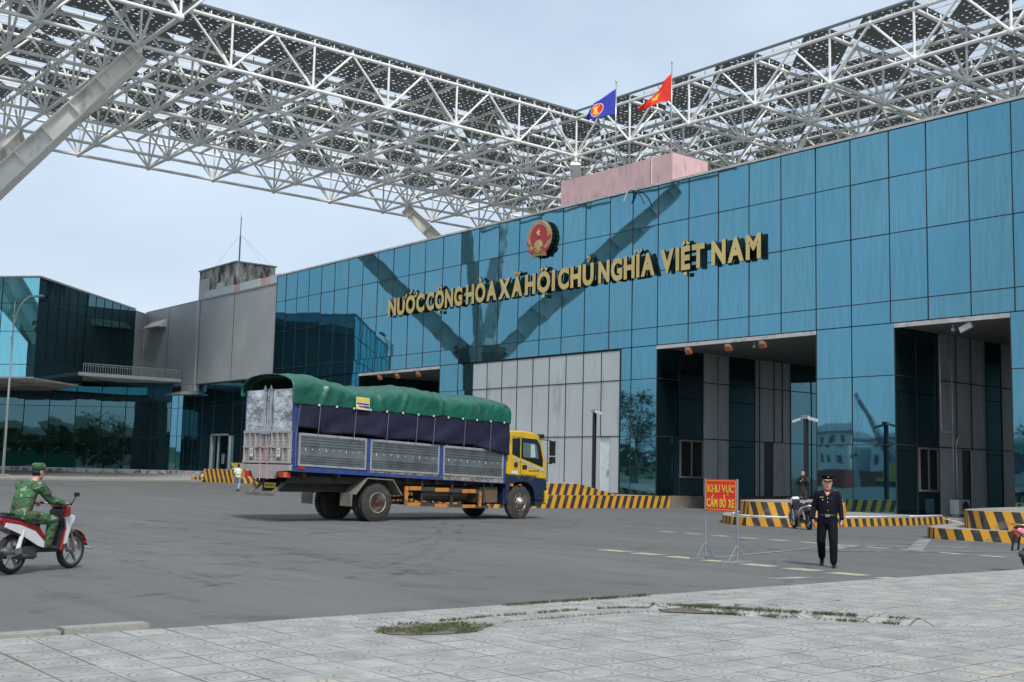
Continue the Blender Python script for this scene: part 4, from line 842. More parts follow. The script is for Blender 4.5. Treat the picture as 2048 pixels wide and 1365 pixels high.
# perforated roof sheets: real triangular holes, triangular openings
SHEET = mat('perforated_sheet', (.135, .15, .152), .55, metal=.15, var=.1, scale=.3)
rf = MB(); pl = MB(); NS = 12; rnd = random.Random(3)
def cell_sheet(x0, x1, y0, y1, kind):
    dx, dy = (x1 - x0) / NS, (y1 - y0) / NS; z = 33.08
    for i in range(NS):
        for j in range(NS):
            full = True; half = None
            if kind:
                a = i + j; b = (NS - 1 - i) + (NS - 1 - j)
                if kind == 1: lim1, lim2 = 4, 3
                else: lim1, lim2 = 7, 6
                if a < lim1 or b < lim2: continue
                if a == lim1: half = 'a'
                if b == lim2: half = 'b'
            X0, Y0 = x0 + i * dx, y0 + j * dy; X1, Y1 = X0 + dx, Y0 + dy
            if half == 'a': rf.add([(X1, Y0, z), (X1, Y1, z), (X0, Y1, z)], [(0, 1, 2)]); continue
            if half == 'b': rf.add([(X0, Y0, z), (X1, Y0, z), (X0, Y1, z)], [(0, 1, 2)]); continue
            r_ = rnd.random()
            if r_ < .22: rf.add([(X0, Y0, z), (X1, Y0, z), (X1, Y1, z), (X0, Y1, z)], [(0, 1, 2, 3)]); continue
            cx_, cy_ = X0 + dx * rnd.uniform(.38, .62), Y0 + dy * rnd.uniform(.38, .62); s_ = rnd.uniform(.18, .42) * dx
            ang = rnd.choice((.3, 1.9, 3.4, 4.6, 5.5)) + rnd.uniform(-.25, .25); el = rnd.uniform(.35, 1.15)
            h_ = [(cx_ + s_ * math.cos(ang), cy_ + s_ * math.sin(ang), z), (cx_ + s_ * el * math.cos(ang + 2.3), cy_ + s_ * el * math.sin(ang + 2.3), z), (cx_ + s_ * math.cos(ang + 3.8) * .8, cy_ + s_ * math.sin(ang + 3.8) * .8, z)]
            c_ = [(X0, Y0, z), (X1, Y0, z), (X1, Y1, z), (X0, Y1, z)]
            # ring between square (4) and triangle (3), matched by angle
            hs = sorted(h_, key=lambda p: math.atan2(p[1] - cy_, p[0] - cx_)); cs = sorted(c_, key=lambda p: math.atan2(p[1] - cy_, p[0] - cx_))
            ev = sorted([(math.atan2(p[1] - cy_, p[0] - cx_), 'h', k) for k, p in enumerate(hs)] + [(math.atan2(p[1] - cy_, p[0] - cx_), 'c', k) for k, p in enumerate(cs)])
            hi, ci = 2, 3; V = cs + hs; F = []
            for _, k, idx in ev:
                if k == 'c': F.append((ci, idx, 4 + hi)); ci = idx
                else: F.append((4 + hi, ci, 4 + idx)); hi = idx
            rf.add(V, F)
for i in range(-5, 11):
    for n in range(-5, 10):
        if not (has(i, n) and has(i + 1, n) and has(i, n + 1) and has(i + 1, n + 1)): continue
        
        k = 0 if i == -1 and n >= 0 else (1 if (i + n) % 2 else 2)
        x0, x1 = NX(i), NX(i + 1)
        if i == -5: x0 = -107.4
        y0, y1 = NY(n + 1), NY(n)
        if n == 6 and i >= 0: y1 = 30.9
        cell_sheet(x0, x1, y0, y1, k)
for i in range(-5, 11):
    for q in range(5):
        x = NX(i) + (NX(i + 1) - NX(i)) * q / 5 + .2
        if i < 0: pl.box(x - .05, x + .05, NY(10), NY(-5), 33.14, 33.24)
for n in range(-5, 0):
    for q in range(5):
        yy = NY(n) - AY * q / 5 - .2; pl.box(NX(-5), NX(11), yy - .05, yy + .05, 33.14, 33.24)
for i in range(0, 11): pl.box(NX(i) + 3.2, NX(i) + 3.3, NY(0), NY(-5), 33.25, 33.33)
for n in range(0, 10):
    yy = NY(n) - 3.3; pl.box(NX(-5), NX(0), yy - .05, yy + .05, 33.25, 33.33)
ed = MB(); ed.box(-74.1, -73.95, 30.9, 66.8, 33.0, 33.16); ed.box(-73.9, NX(11), 66.5, 66.65, 33.0, 33.16)
rf.build('roof_sheeting', SHEET, can); pl.build('purlins', WHITE, can, kind=None); ed.build('edge_flashing', SHEET, can)
# columns: concrete pedestal, four branching steel struts
BEAM = mat('strut_paint', (.80, .79, .74), .5, var=.08, scale=.5, dirt=((.26, .2, .14), .8, (1, 1, .5), .55, .8))
def tree_column(cx_, cy_, tops, label):
    t = thing('tree_column', label, 'column', (cx_, cy_, 0), world=True, group='columns carrying the canopy')
    m = MB(); m.loft([((cx_, cy_, 0), (1.9, 0, 0), (0, 1.9, 0)), ((cx_, cy_, 11.4), (1.8, 0, 0), (0, 1.8, 0)), ((cx_, cy_, 12.4), (2.5, 0, 0), (0, 2.5, 0)), ((cx_, cy_, 13.1), (2.5, 0, 0), (0, 2.5, 0))], 8); m.build('pedestal', mat('column_concrete', (.20, .20, .19), .85, var=.2, scale=.8, bump=.3, dirt=((.09, .085, .075), .8, (1, 1, .5), .5, .75)), t)
    m = MB(); m.loft([((cx_, cy_, 13.1), (1.5, 0, 0), (0, 1.5, 0)), ((cx_, cy_, 14.0), (1.0, 0, 0), (0, 1.0, 0))], 8); m.build('cap_casting', BEAM, t)
    for tx, ty in tops:
        hd_ = Vector((tx - cx_, ty - cy_, 0)).normalized(); a = Vector((cx_, cy_, 11.3)) + hd_ * .4; b = Vector((tx, ty, 28.6)); dv = (b - a); L_ = dv.length; d_ = dv.normalized()
        n_ = Vector((-hd_.y, hd_.x, 0)); w2 = n_.cross(d_).normalized(); m = MB()
        def sec(q): return .92 - .36 * q        # half depth
        for sg_ in (-1, 1):
            p0 = a + w2 * sg_ * sec(0); p1 = b + w2 * sg_ * sec(1); m.obox((p0 + p1) / 2, (p1 - p0) / 2, n_ * .42, w2 * .035)
        # web
        m.add([a + w2 * sec(0) + n_ * .02, a - w2 * sec(0) + n_ * .02, b - w2 * sec(1) + n_ * .02, b + w2 * sec(1) + n_ * .02, a + w2 * sec(0) - n_ * .02, a - w2 * sec(0) - n_ * .02, b - w2 * sec(1) - n_ * .02, b + w2 * sec(1) - n_ * .02], [(0, 1, 2, 3), (4, 7, 6, 5)])
        k = int(L_ / 2.4)
        for q in range(1, k + 1):
            c_ = a + dv * q / (k + .3); m.obox(c_, w2 * (sec(q / k) - .03), n_ * .40, d_ * .03)
        m.obox(b, w2 * .6, n_ * .45, d_ * .04); m.tube(b, Vector((tx, ty, ZB_)), .22, 8)
        m.build('strut', BEAM, t)
tree_column(NX(-2), NY(8), [(NX(0), NY(6)), (NX(-4), NY(6)), (NX(0), NY(10)), (NX(-4), NY(10))], 'near canopy column whose white steel strut crosses the top left corner')
tree_column(NX(-2), NY(-2), [(NX(0), NY(0)), (NX(-4), NY(0)), (NX(0), NY(-4)), (NX(-4), NY(-4))], 'far canopy column whose steel struts show above the blue glass front')
# ================================================================== TRUCK
TH = R(6); trk = thing('cargo_truck', 'yellow and navy cargo truck with green tarpaulin over a silver slatted bed', 'truck', (-29.62, 19.01, 0), R(90) + TH)
ALU = mat('dull_aluminium', (.30, .31, .31), .38, metal=.75, var=.15, scale=2, bump=.15, dirt=((.13, .12, .10), 1.5, (1, 1, 1), .5, .8))
ALUF = mat('panel_frame', (.36, .37, .38), .5, metal=.3, dirt=((.2, .17, .14), 3, (1, 1, 1), .5, .75))
TBLUE = mat('blue_paint', (.022, .055, .22), .45, dirt=((.10, .09, .08), 2, (1, 1, 1), .52, .72))
CHAS = mat('chassis_dirt', (.045, .042, .038), .8, var=.3)
BEIGE = mat('tailgate_paint', (.36, .335, .315), .6, dirt=((.22, .2, .18), 2.5, (1, 1, 1), .5, .75))
def zz(x, z): return z - .033 * x
def sbox(mb, x0, x1, y0, y1, z0, z1, mi=0):
    vs = [(x, y, zz(x, z)) for z in (z0, z1) for y in (y0, y1) for x in (x0, x1)]
    mb.add(vs, [(0, 2, 3, 1), (4, 5, 7, 6), (0, 1, 5, 4), (2, 6, 7, 3), (0, 4, 6, 2), (1, 3, 7, 5)], mi)
YL = 2.5
m = MB(); sbox(m, -3.1, 5.25, .02, YL, 1.40, 1.47); m.build('bed_floor', CHAS, trk)
m = MB(); sbox(m, -3.12, 5.25, -.01, .05, 1.34, 1.48); sbox(m, -3.12, 5.25, YL - .05, YL + .01, 1.34, 1.48); m.build('bed_rail', TBLUE, trk)
m = MB(); sbox(m, 2.5, 5.2, -.016, .0, 1.36, 1.50); sbox(m, -.45, 2.4, -.013, 0., 1.44, 1.49); m.build('worn_rail', mat('worn_rail', (.28, .26, .25), .7, dirt=((.1, .08, .06), 4, (1, 1, 1), .45, .6)), trk)
for x0, x1 in ((-2.93, -.52), (-.38, 2.36), (2.52, 5.18)):
    for ys in (0, YL):
        y0, y1 = (-.0, .03) if ys == 0 else (YL - .03, YL)
        m = MB(); sbox(m, x0 + .06, x1 - .06, y0 + .005, y1, 1.55, 2.36)
        for z in (1.60, 1.67, 1.74, 1.81, 2.1, 2.18, 2.26, 2.33): sbox(m, x0 + .06, x1 - .06, y0 - .022 if ys == 0 else y1, y0 + .004 if ys == 0 else y1 + .022, z - .011, z + .011)
        pn = m.build('side_panel', ALU, trk)
        m = MB(); s0, s1 = (y0 - .03, y1) if ys == 0 else (y0, y1 + .03)
        sbox(m, x0, x1, s0, s1, 1.50, 1.56); sbox(m, x0, x1, s0, s1, 2.36, 2.43); sbox(m, x0, x0 + .06, s0, s1, 1.56, 2.36); sbox(m, x1 - .06, x1, s0, s1, 1.56, 2.36); m.build('panel_frame', ALUF, pn)
        if ys == 0:
            m = MB()
            for k in range(9): xk = x0 + .25 + (x1 - x0 - .5) * k / 8; m.ball((xk, -.005, zz(xk, 1.97 + .01 * (k % 3))), (.018, .008, .05 if k % 3 == 0 else .02))
            m.build('punched_dents', mat('bright_dent', (.75, .75, .72), .3, metal=.6), pn)
for x in (-.45, 2.44):
    for y0, y1 in ((-.03, .08), (YL - .08, YL + .03)):
        m = MB(); sbox(m, x - .06, x + .07, y0, y1, 1.34, 2.44); m.build('side_post', TBLUE, trk)
m = MB(); sbox(m, -3.1, -2.98, -.02, .09, 1.45, 3.68); m.build('rear_post', TBLUE, trk); m = MB(); sbox(m, -3.1, -2.98, YL - .09, YL + .02, 1.45, 3.68); m.build('rear_post', TBLUE, trk)
m = MB(); sbox(m, 5.2, 5.3, -.02, YL, 1.36, 3.9); m.build('front_wall', TBLUE, trk)
# tailgate
m = MB(); sbox(m, -3.14, -3.08, .07, YL - .07, 1.55, 2.47)
for i in range(9): y = .09 + (YL - .24) * i / 8; sbox(m, -3.19, -3.13, y, y + .06, 1.55, 2.47)
for z in (1.55, 1.98, 2.41): sbox(m, -3.195, -3.13, .07, YL - .07, z, z + .07)
for i in range(8):
    for k in range(4):
        y = .15 + (YL - .24) * i / 8; z = 1.66 + k * .09 + (.43 if k > 3 else 0); sbox(m, -3.155, -3.13, y + .01, y + .2, z, z + .02); sbox(m, -3.155, -3.13, y + .01, y + .2, z + .42, z + .44)
tg = m.build('tailgate', BEIGE, trk)
SHINY = mat('buffed_metal', (.55, .56, .57), .20, metal=.9, var=.38, scale=2.6, bump=1., bscale=1.5, bdist=.07)
for y0, y1 in ((.08, 1.24), (1.26, YL - .08)):
    m = MB(); sbox(m, -3.13, -3.09, y0, y1, 2.48, 3.66); m.build('rear_door', SHINY, trk)
m = MB()
for y in (1.12, 1.42): m.tube((-3.17, y, zz(-3, 2.1)), (-3.17, y, zz(-3, 3.78)), .022); m.box(-3.2, -3.13, y - .05, y + .05, 3.75, 3.8)
m.box(-3.21, -3.14, 1.05, 1.5, zz(-3, 2.38), zz(-3, 2.46)); m.tube((-3.2, 1.1, 2.15), (-3.2, .95, 2.1), .02); m.tube((-3.2, 1.42, 2.15), (-3.2, 1.62, 2.1), .02); m.build('door_bolts', STEELG, trk)
m = MB()
for y, z0, z1 in ((1.45, 1.15, 2.25), (1.08, 1.2, 2.2)): m.path([(-3.215, y, z1), (-3.22, y + .02, (z0 + z1) / 2), (-3.215, y - .01, z0)], .012)
m.build('pink_strap', mat('pink_strap', (.7, .25, .3), .7), trk)
m = MB()
for y in (.48, 1.88): m.box(-3.202, -3.197, y, y + .17, 1.78, 2.08)
st_ = m.build('tail_sticker', WPL, trk)
m = MB()
for y in (.48, 1.88): m.box(-3.205, -3.2, y, y + .17, 1.78, 1.84)
m.build('green_band', mat('sticker_green', (.02, .22, .10), .5), st_)
m = MB()
for y in (.48, 1.88): m.box(-3.205, -3.2, y + .03, y + .14, 2.0, 2.03); m.box(-3.205, -3.2, y + .03, y + .14, 1.93, 1.96)
m.build('red_mark', ERED, st_)
# rear sill
m = MB(); m.add([(-3.16, .0, 1.50), (-3.16, YL, 1.50), (-3.16, YL, 1.62), (-3.16, .0, 1.62), (-3.0, 0, 1.5), (-3.0, YL, 1.5)], [(0, 1, 2, 3), (0, 4, 5, 1)]); m.prismy([], 0, 0) if 0 else None
pl_ = [(.0, 1.62), (YL, 1.62), (YL, 1.46), (1.95, 1.43), (1.8, 1.22), (.75, 1.22), (.6, 1.43), (0, 1.46)]
v0 = [(-3.2, y, z) for y, z in pl_] + [(-3.1, y, z) for y, z in pl_]; n8 = len(pl_)
m = MB(); m.add(v0, [tuple(range(n8)), tuple(reversed(range(n8, 2 * n8)))] + [(i, n8 + i, n8 + (i + 1) % n8, (i + 1) % n8) for i in range(n8)]); m.build('rear_sill', BEIGE, trk)
TLR = mat('tail_lamp_red', (.45, .02, .015), .25); TLO = mat('tail_lamp_orange', (.65, .18, .03), .25)
for y0 in (.08, YL - .5):
    m = MB(); m.box(-3.2, -3.1, y0, y0 + .42, 1.26, 1.42); tl = m.build('tail_lamp', TLR, trk)
    m = MB(); m.box(-3.206, -3.19, y0 + .02 if y0 < 1 else y0 + .24, y0 + .18 if y0 < 1 else y0 + .40, 1.27, 1.41); m.build('indicator', TLO, tl)
m = MB(); m.box(-2.9, -2.72, -.035, -.0, 1.50, 1.58); m.build('side_reflector', TLR, trk)
m = MB(); m.box(-3.3, -3.2, .55, 2.05, .73, .83); m.bar((-3.25, .75, .8), (-2.55, .75, 1.3), .1, .06); m.bar((-3.25, 1.85, .8), (-2.55, 1.85, 1.3), .1, .06); m.build('underrun_bar', mat('rusty_steel', (.16, .14, .125), .7, var=.3), trk)
plt = MB(); plt.box(-3.0, -2.98, .95, 1.5, .95, 1.10); lp = plt.build('license_plate', mat('plate_yellow', (.62, .42, .03), .5), trk)
vs_, fs_ = text_mesh('98C 082.25', .10, .002, .002); plt = MB(); plt.add([(-3.003, 1.225 - v[0], .99 + v[1]) for v in vs_], fs_); plt.build('plate_number', BLACK, lp)
# chassis
m = MB()
for y in (.75, 1.65): m.box(-2.9, 6.8, y, y + .12, .85, 1.12)
for x in (-2.6, -1.4, 0, 1.2, 2.4, 3.6, 4.8): sbox(m, x - .05, x + .05, .1, YL - .1, 1.2, 1.36)
m.box(-2.9, 5.2, .35, .5, 1.1, 1.3); m.box(-2.9, 5.2, 1.95, 2.1, 1.1, 1.3)
m.tube((0, .3, .55), (0, 2.2, .55), .09); m.ball((0, 1.25, .55), (.22, .25, .24)); m.tube((6.1, .3, .52), (6.1, 2.2, .52), .07); m.tube((0, 1.25, .58), (4.6, 1.25, .8), .05)
m.box(-.7, .7, .5, .6, .68, .78); m.box(-.7, .7, 1.9, 2., .68, .78); m.build('chassis', CHAS, trk)
m = MB(); m.box(4.3, 5.1, .15, .8, .55, 1.05); m.build('battery_box', mat('brown_box', (.12, .08, .05), .7), trk)
m = MB(); m.tube((2.0, .55, .85), (3.9, .55, .85), .26, 16); m.build('fuel_tank', mat('tank', (.06, .055, .05), .5, metal=.3), trk)
m = MB(); m.box(4.3, 4.9, 1.8, 2.3, .5, 1.0); m.build('air_tank', CHAS, trk)
# side guard
OR = mat('guard_orange', (.55, .20, .03), .6, dirt=((.1, .07, .05), 3, (1, 1, 1), .5, .65))
for y in (.02, YL - .08):
    m = MB(); x = 1.1; k = 0
    while x < 4.6:
        m.box(x, min(x + .58, 4.68), y, y + .06, zz(x, .47 + .03), zz(x, .60), k % 2)
        if x < 4.2: m.box(x, min(x + .58, 4.3), y, y + .06, zz(x, .97), zz(x, 1.09), k % 2)
        x += .58; k += 1
    m.box(1.06, 1.16, y - .003, y + .058, .5, 1.05, 0); m.box(4.16, 4.26, y - .003, y + .058, .42, .9, 0)
    m.box(1.75, 1.81, y + .06, y + .1, .5, 1.35, 1); m.box(3.0, 3.06, y + .06, y + .1, .5, 1.3, 1); m.box(4.4, 4.46, y + .06, y + .1, .5, 1.28, 1)
    m.build('side_guard', [OR, CHAS], trk)
# wheels
RIM = mat('rim_paint', (.38, .33, .24), .55, metal=.3, dirt=((.10, .08, .06), 4, (1, 1, 1), .5, .7)); RIMC = mat('rim_steel', (.32, .29, .25), .4, metal=.6, dirt=((.10, .07, .05), 5, (1, 1, 1), .5, .7))
HUBR = mat('hub_red', (.35, .03, .03), .5)
def truck_wheel(x, y, out, front, rim=True):
    """y = outer face, out = -1 faces right side"""
    t = thing('w', '', '') if 0 else None
    s_ = out; Rr = .555; m = MB()
    m.lathe([(0, .33), (.01, .44), (.03, .50), (.05, .545), (.06, Rr), (.20, Rr), (.22, .535), (.25, .44), (.25, .33)], (x, y, Rr), (0, -s_, 0), 40)
    for k in range(40):
        a = 2 * math.pi * k / 40
        for q, w_ in ((.075, .03), (.18, .03)):
            c_ = Vector((x + (Rr + .004) * math.cos(a + (q * .6)), y - s_ * q, Rr + (Rr + .004) * math.sin(a + q * .6))); m.obox(c_, Vector((-math.sin(a), 0, math.cos(a))) * .028, (0, w_, 0), Vector((math.cos(a), 0, math.sin(a))) * .012)
    ty = m.build('wheel', RUBBER, trk)
    if not rim: return
    m = MB()
    if front:
        m.lathe([(.0, .30), (-.015, .30), (.0, .275), (.03, .22), (-.03, .17), (-.07, .16), (-.09, .10), (-.12, .09), (-.125, .0)], (x, y, Rr), (0, -s_, 0), 28)
        for k in range(8): a = 2 * math.pi * k / 8; m.ball((x + .215 * math.cos(a), y - s_ * .01, Rr + .215 * math.sin(a)), .035, n=6, k=4)
        m.build('rim', RIMC, ty, True)
    else:
        m.lathe([(.0, .31), (-.02, .31), (-.01, .285), (.06, .27), (.14, .25), (.15, .10), (.15, 0)], (x, y, Rr), (0, -s_, 0), 28)
        for k in range(5): a = 2 * math.pi * k / 5 + .4; m.bar((x + .1 * math.cos(a), y - s_ * .12, Rr + .1 * math.sin(a)), (x + .28 * math.cos(a), y - s_ * .05, Rr + .28 * math.sin(a)), .07, .05, up=(0, 1, 0))
        m.build('rim', RIM, ty, True)
        m = MB(); m.lathe([(.14, .13), (.04, .12), (.0, .09), (-.0, 0)], (x, y, Rr), (0, -s_, 0), 16); m.build('hub', HUBR, ty, True)
for y, o in ((.03, -1), (YL - .03, 1)):
    truck_wheel(0, y, o, False); truck_wheel(0, y + (.31 if o < 0 else -.31), o, False, False); truck_wheel(6.1, y + (.04 if o < 0 else -.04), o, True)
# fenders and flaps
FND = mat('fender_mud', (.20, .18, .155), .7, var=.25, scale=3)
for y0, y1 in ((.0, .55), (YL - .55, YL)):
    pts = [(-.85, .80), (-.42, 1.28), (.55, 1.24), (.92, .78)]
    m = MB()
    for (a, b), (c, d_) in zip(pts, pts[1:]): m.bar((a, (y0 + y1) / 2, b), (c, (y0 + y1) / 2, d_), y1 - y0, .03)
    m.build('fender', FND, trk)
    m = MB(); m.box(-1.0, -.97, y0, y1, .46, .84); m.build('mud_flap', FND, trk)
# tarpaulin
def tarp_mat(name, col):
    return mat(name, col, .36, var=.22, scale=1.6, bump=.9, bscale=4, bdist=.035, spec=.6, dirt=((.10, .11, .05), 1.4, (1, 1, 1), .60, .8))
GRN = tarp_mat('green_tarpaulin', (.008, .095, .060)); NAVY = mat('navy_tarpaulin', (.007, .008, .03), .65, var=.3, scale=2, bump=.6, bscale=4)
bows = [(-3.25, 4.18), (-2.5, 4.24), (-1.85, 4.18), (-1.0, 3.98), (-.1, 4.02), (1.1, 4.15), (2.5, 4.05), (3.4, 3.98), (4.3, 4.03), (5.0, 3.96), (5.42, 3.88)]
def ztop(x):
    for (a, za), (b, zb) in zip(bows, bows[1:]):
        if x <= b: t_ = (x - a) / (b - a); return za + (zb - za) * t_
    return bows[-1][1]
ridges = [(-1.87, -.5), (-.15, .3), (1.1, -.55), (2.45, -.2), (3.9, .3)]
NXT, NU = 130, 46; vs = []
for i in range(NXT + 1):
    x = -3.25 + 8.68 * i / NXT; zt_ = ztop(x); zb = 3.33 - .0215 * (x + 3.0) + .012 * math.sin(x * 2.9) + .02 * noise.noise(Vector((x * 3, 0, 0)))
    if abs(x - 2.45) < .35: zb += .05 * (1 - abs(x - 2.45) / .35)
    zs_ = zt_ - .46                                   # shoulder
    for j in range(NU + 1):
        u = j / NU
        if u < .2: y = -.06; z = zb + (zs_ - zb) * u / .2; nrm = Vector((0, -1, 0)); low = 1 - u / .2
        elif u > .8: y = YL + .06; z = (zs_ - .12) + .12 * (1 - u) / .2; nrm = Vector((0, 1, 0)); low = 1 - (1 - u) / .2
        else:
            a = math.pi * (u - .2) / .6; y = YL / 2 - (YL / 2 + .06) * math.copysign(abs(math.cos(a)) ** .8, math.cos(a)); z = zs_ + .46 * math.sin(a) ** .75; nrm = Vector((0, -math.cos(a), math.sin(a))); low = 0
        dsp = .05 * (.35 - abs(noise.noise(Vector((x * 1.7 + z * .8, y * 1.3 + z * .9, 5))))) + .03 * (.3 - abs(noise.noise(Vector((x * 3.6 - z * 2, y * 2.5 + z * 1.5, 2))))) + .02 * noise.noise(Vector((x * 1.5, y * 1.5 + z * 2, 1))) + .018 * noise.noise(Vector((x * 5, z * 4, y * 2)))
        if u < .45:
            for rx, sl_ in ridges:
                q = x - (rx + sl_ * (zt_ - z) * .8); dsp += .13 * math.exp(-abs(q) / .07) * min(1, .3 + abs(zt_ - z) * 1.5) - .07 * math.exp(-(q / .28) ** 2)
        dsp *= 1 - .75 * max(0, low)
        p_ = Vector((x, y, z)) + nrm * dsp
        vs.append((p_.x, p_.y, p_.z + (.006 * math.sin(x * 9) if low > .5 else 0)))
m = MB(); m.add(vs, [(i * (NU + 1) + j, i * (NU + 1) + j + 1, (i + 1) * (NU + 1) + j + 1, (i + 1) * (NU + 1) + j) for i in range(NXT) for j in range(NU)])
# front end closure
k = len(vs); e_ = [vs[NXT * (NU + 1) + j] for j in range(NU + 1)]; m.add(e_ , [tuple(range(NU + 1))])
tp = m.build('tarpaulin', GRN, trk, True); sd = tp.modifiers.new('thick', 'SOLIDIFY'); sd.thickness = .012
for x in (-3.0, -1.87, -.15, 1.1, 2.45, 3.9, 5.2):
    m = MB()
    zt_ = ztop(x) - .05; zs_ = zt_ - .42; pts = [(x, .02, 2.4 - .033 * x)] + [(x, YL / 2 - (YL / 2 - .02) * math.copysign(abs(math.cos(math.pi * q / 14)) ** .8, math.cos(math.pi * q / 14)), zs_ + .42 * math.sin(math.pi * q / 14) ** .75) for q in range(15)] + [(x, YL - .02, 2.4 - .033 * x)]
    m.path(pts, .022, 6); m.build('canopy_bow', CHAS, trk)
m = MB(); vs = []; NXN, NZ = 110, 12
for i in range(NXN + 1):
    x = -3.0 + 8.4 * i / NXN; zt_ = 3.42 - .0215 * (x + 3.0)
    lo = 2.57 - .035 * max(0, x + 1.5) - .045 * math.sin((x + 3) * 1.4) ** 2 + (.10 if x < -2.2 else 0) - (.12 * max(0, (x - 3.8)) if x > 3.8 else 0)
    for j in range(NZ + 1):
        v = j / NZ; z = zt_ + (lo - zt_) * v
        y = -.045 - .035 * v * math.sin(x * 2.3 + v * 3) - .03 * v * noise.noise(Vector((x * 2.5, v * 2, 4))) - .02 * math.sin((x * 1.2 - z * 2.2) * 4) * v
        vs.append((x, y, z))
m.add(vs, [(i * (NZ + 1) + j, (i + 1) * (NZ + 1) + j, (i + 1) * (NZ + 1) + j + 1, i * (NZ + 1) + j + 1) for i in range(NXN) for j in range(NZ)])
nv = m.build('side_sheet', NAVY, trk, True); sd = nv.modifiers.new('thick', 'SOLIDIFY'); sd.thickness = .01
m = MB(); m.add([(x, YL + .05, z) for x, z in ((-3, 3.4), (5.4, 3.3), (5.4, 2.2), (-3, 2.5))], [(0, 1, 2, 3)]); m.build('side_sheet', NAVY, trk)
for x in (-2.3, -1.02, .2, 1.35, 2.05, 3.35, 4.5): m = MB(); m.tube((x, -.11, 3.30 - .0215 * (x + 3)), (x - .05, -.11, 2.45 - .035 * max(0, x + 1.5)), .011, 5); m.build('tie_rope', mat('rope', (.13, .13, .2), .8), trk)
m = MB(); m.path([(-2.98, -.08, 3.3), (-3.06, -.05, 2.4), (-3.03, -.05, 1.6)], .012, 5); m.build('tie_rope', mat('rope', (.13, .13, .2), .8), trk)
m = MB()
for k in range(13): x = -2.35 + k * .62; m.obox((x, -.112, 3.345 - .0215 * (x + 3)), (.03, 0, 0), (0, .006, 0), (0, 0, .028))
m.build('eyelet_patch', WPL, trk)
m = MB(); m.obox((-.83, -.16, 3.46), (.25, 0, -.01), (0, .004, 0), (0, 0, .18)); sk = m.build('tarp_sticker', mat('sticker_cream', (.6, .58, .45), .6), trk)
m = MB(); m.obox((-.83, -.165, 3.57), (.24, 0, -.01), (0, .003, 0), (0, 0, .06)); m.build('yellow_band', mat('sticker_yellow', (.62, .5, .05), .6), sk)
m = MB(); m.obox((-.83, -.168, 3.45), (.22, 0, -.01), (0, .003, 0), (0, 0, .022)); m.obox((-.70, -.168, 3.36), (.10, 0, -.01), (0, .003, 0), (0, 0, .03)); m.build('dark_print', TBLUE, sk)
m = MB(); m.obox((-.86, -.17, 3.37), (.12, 0, -.01), (0, .003, 0), (0, 0, .02)); m.build('red_print', ERED, sk)
# cab
YEL = mat('cab_yellow', (.60, .38, .02), .38, var=.06, coat=.25, dirt=((.30, .22, .08), 2.4, (1, 1, .6), .50, .8)); NAV = mat('cab_navy', (.014, .022, .06), .4, var=.2, coat=.3, dirt=((.12, .11, .10), 2.5, (1, 1, 1), .55, .75))
CABG = mat('cab_glass', (.012, .016, .018), .06, spec=.8)
def cabprism(mb, poly, y0, y1, mi=0, inset=0):
    mb.prismy([(x, z) for x, z in poly], y0, y1, mi)
def bevel(o, w=.03, seg=3):
    b = o.modifiers.new('bev', 'BEVEL'); b.width = w; b.segments = seg; b.limit_method = 'ANGLE'; b.angle_limit = R(40)
m = MB(); cabprism(m, [(5.42, 1.46), (5.42, 2.80), (5.5, 2.93), (6.1, 2.95), (6.7, 2.90), (6.98, 2.80), (7.08, 2.62), (7.30, 1.90), (7.36, 1.6), (7.36, 1.32)], .04, 2.42)
cb = m.build('cab', YEL, trk); bevel(cb, .06, 4)
m = MB(); cabprism(m, [(5.42, .55), (5.42, 1.455), (7.37, 1.315), (7.40, .95), (7.3, .62), (6.84, .62), (6.8, .85), (6.68, 1.06), (6.45, 1.2), (6.13, 1.245), (5.82, 1.2), (5.62, 1.06), (5.54, .85), (5.54, .55)], .06, 2.40)
ck = m.build('cab_skirt', NAV, trk); bevel(ck, .03)
for ys, s_ in ((.04, -1), (2.42, 1)):
    y0, y1 = (ys - .006, ys + .01) if s_ < 0 else (ys - .01, ys + .006)
    m = MB(); cabprism(m, [(5.64, 2.15), (5.64, 2.68), (6.02, 2.70), (6.02, 2.02)], y0, y1); m.build('rear_side_window', CABG, trk)
    m = MB(); cabprism(m, [(6.07, 2.03), (6.07, 2.71), (6.82, 2.68), (6.98, 2.5), (7.14, 1.98), (7.13, 1.74)], y0, y1); dw = m.build('door_window', CABG, trk)
    q0, q1 = (y0 - .006, y0 + .001) if s_ < 0 else (y1 - .001, y1 + .006)
    m = MB(); cabprism(m, [(6.16, 2.06), (6.16, 2.55), (6.72, 2.53), (6.82, 2.45), (6.92, 2.03)], q0, q1)
    m.build('window_pane', mat('painted_see_through', (.10, .13, .14), .04, spec=1.), dw)  # opaque pane, its lighter colour stands for light coming through the cab
    if s_ < 0:
        m = MB(); cabprism(m, [(6.52, 2.06), (6.52, 2.50), (6.70, 2.50), (6.76, 2.08)], q0 - .003, q0); m.build('painted_daylight_patch', mat('far_window_daylight_paint', (.40, .46, .50), .3), dw)  # pale patch paints the daylight seen through the far window
        m = MB(); m.lathe([(0, .13), (.02, .15), (.0, .13)], (6.84, .3, 2.1), (1, 0, .5), 14); m.build('steering_wheel', BLACK, dw)
    m = MB(); m.box(6.045, 6.055, y0, y1, 1.46, 2.02); m.box(5.62, 6.05, y0, y1, 2.72, 2.735); m.build('door_seam', CHAS, trk)
    m = MB(); m.box(6.14, 6.34, y0 - .02, y1 + .02, 1.67, 1.80); m.build('door_handle', BLACK, trk)
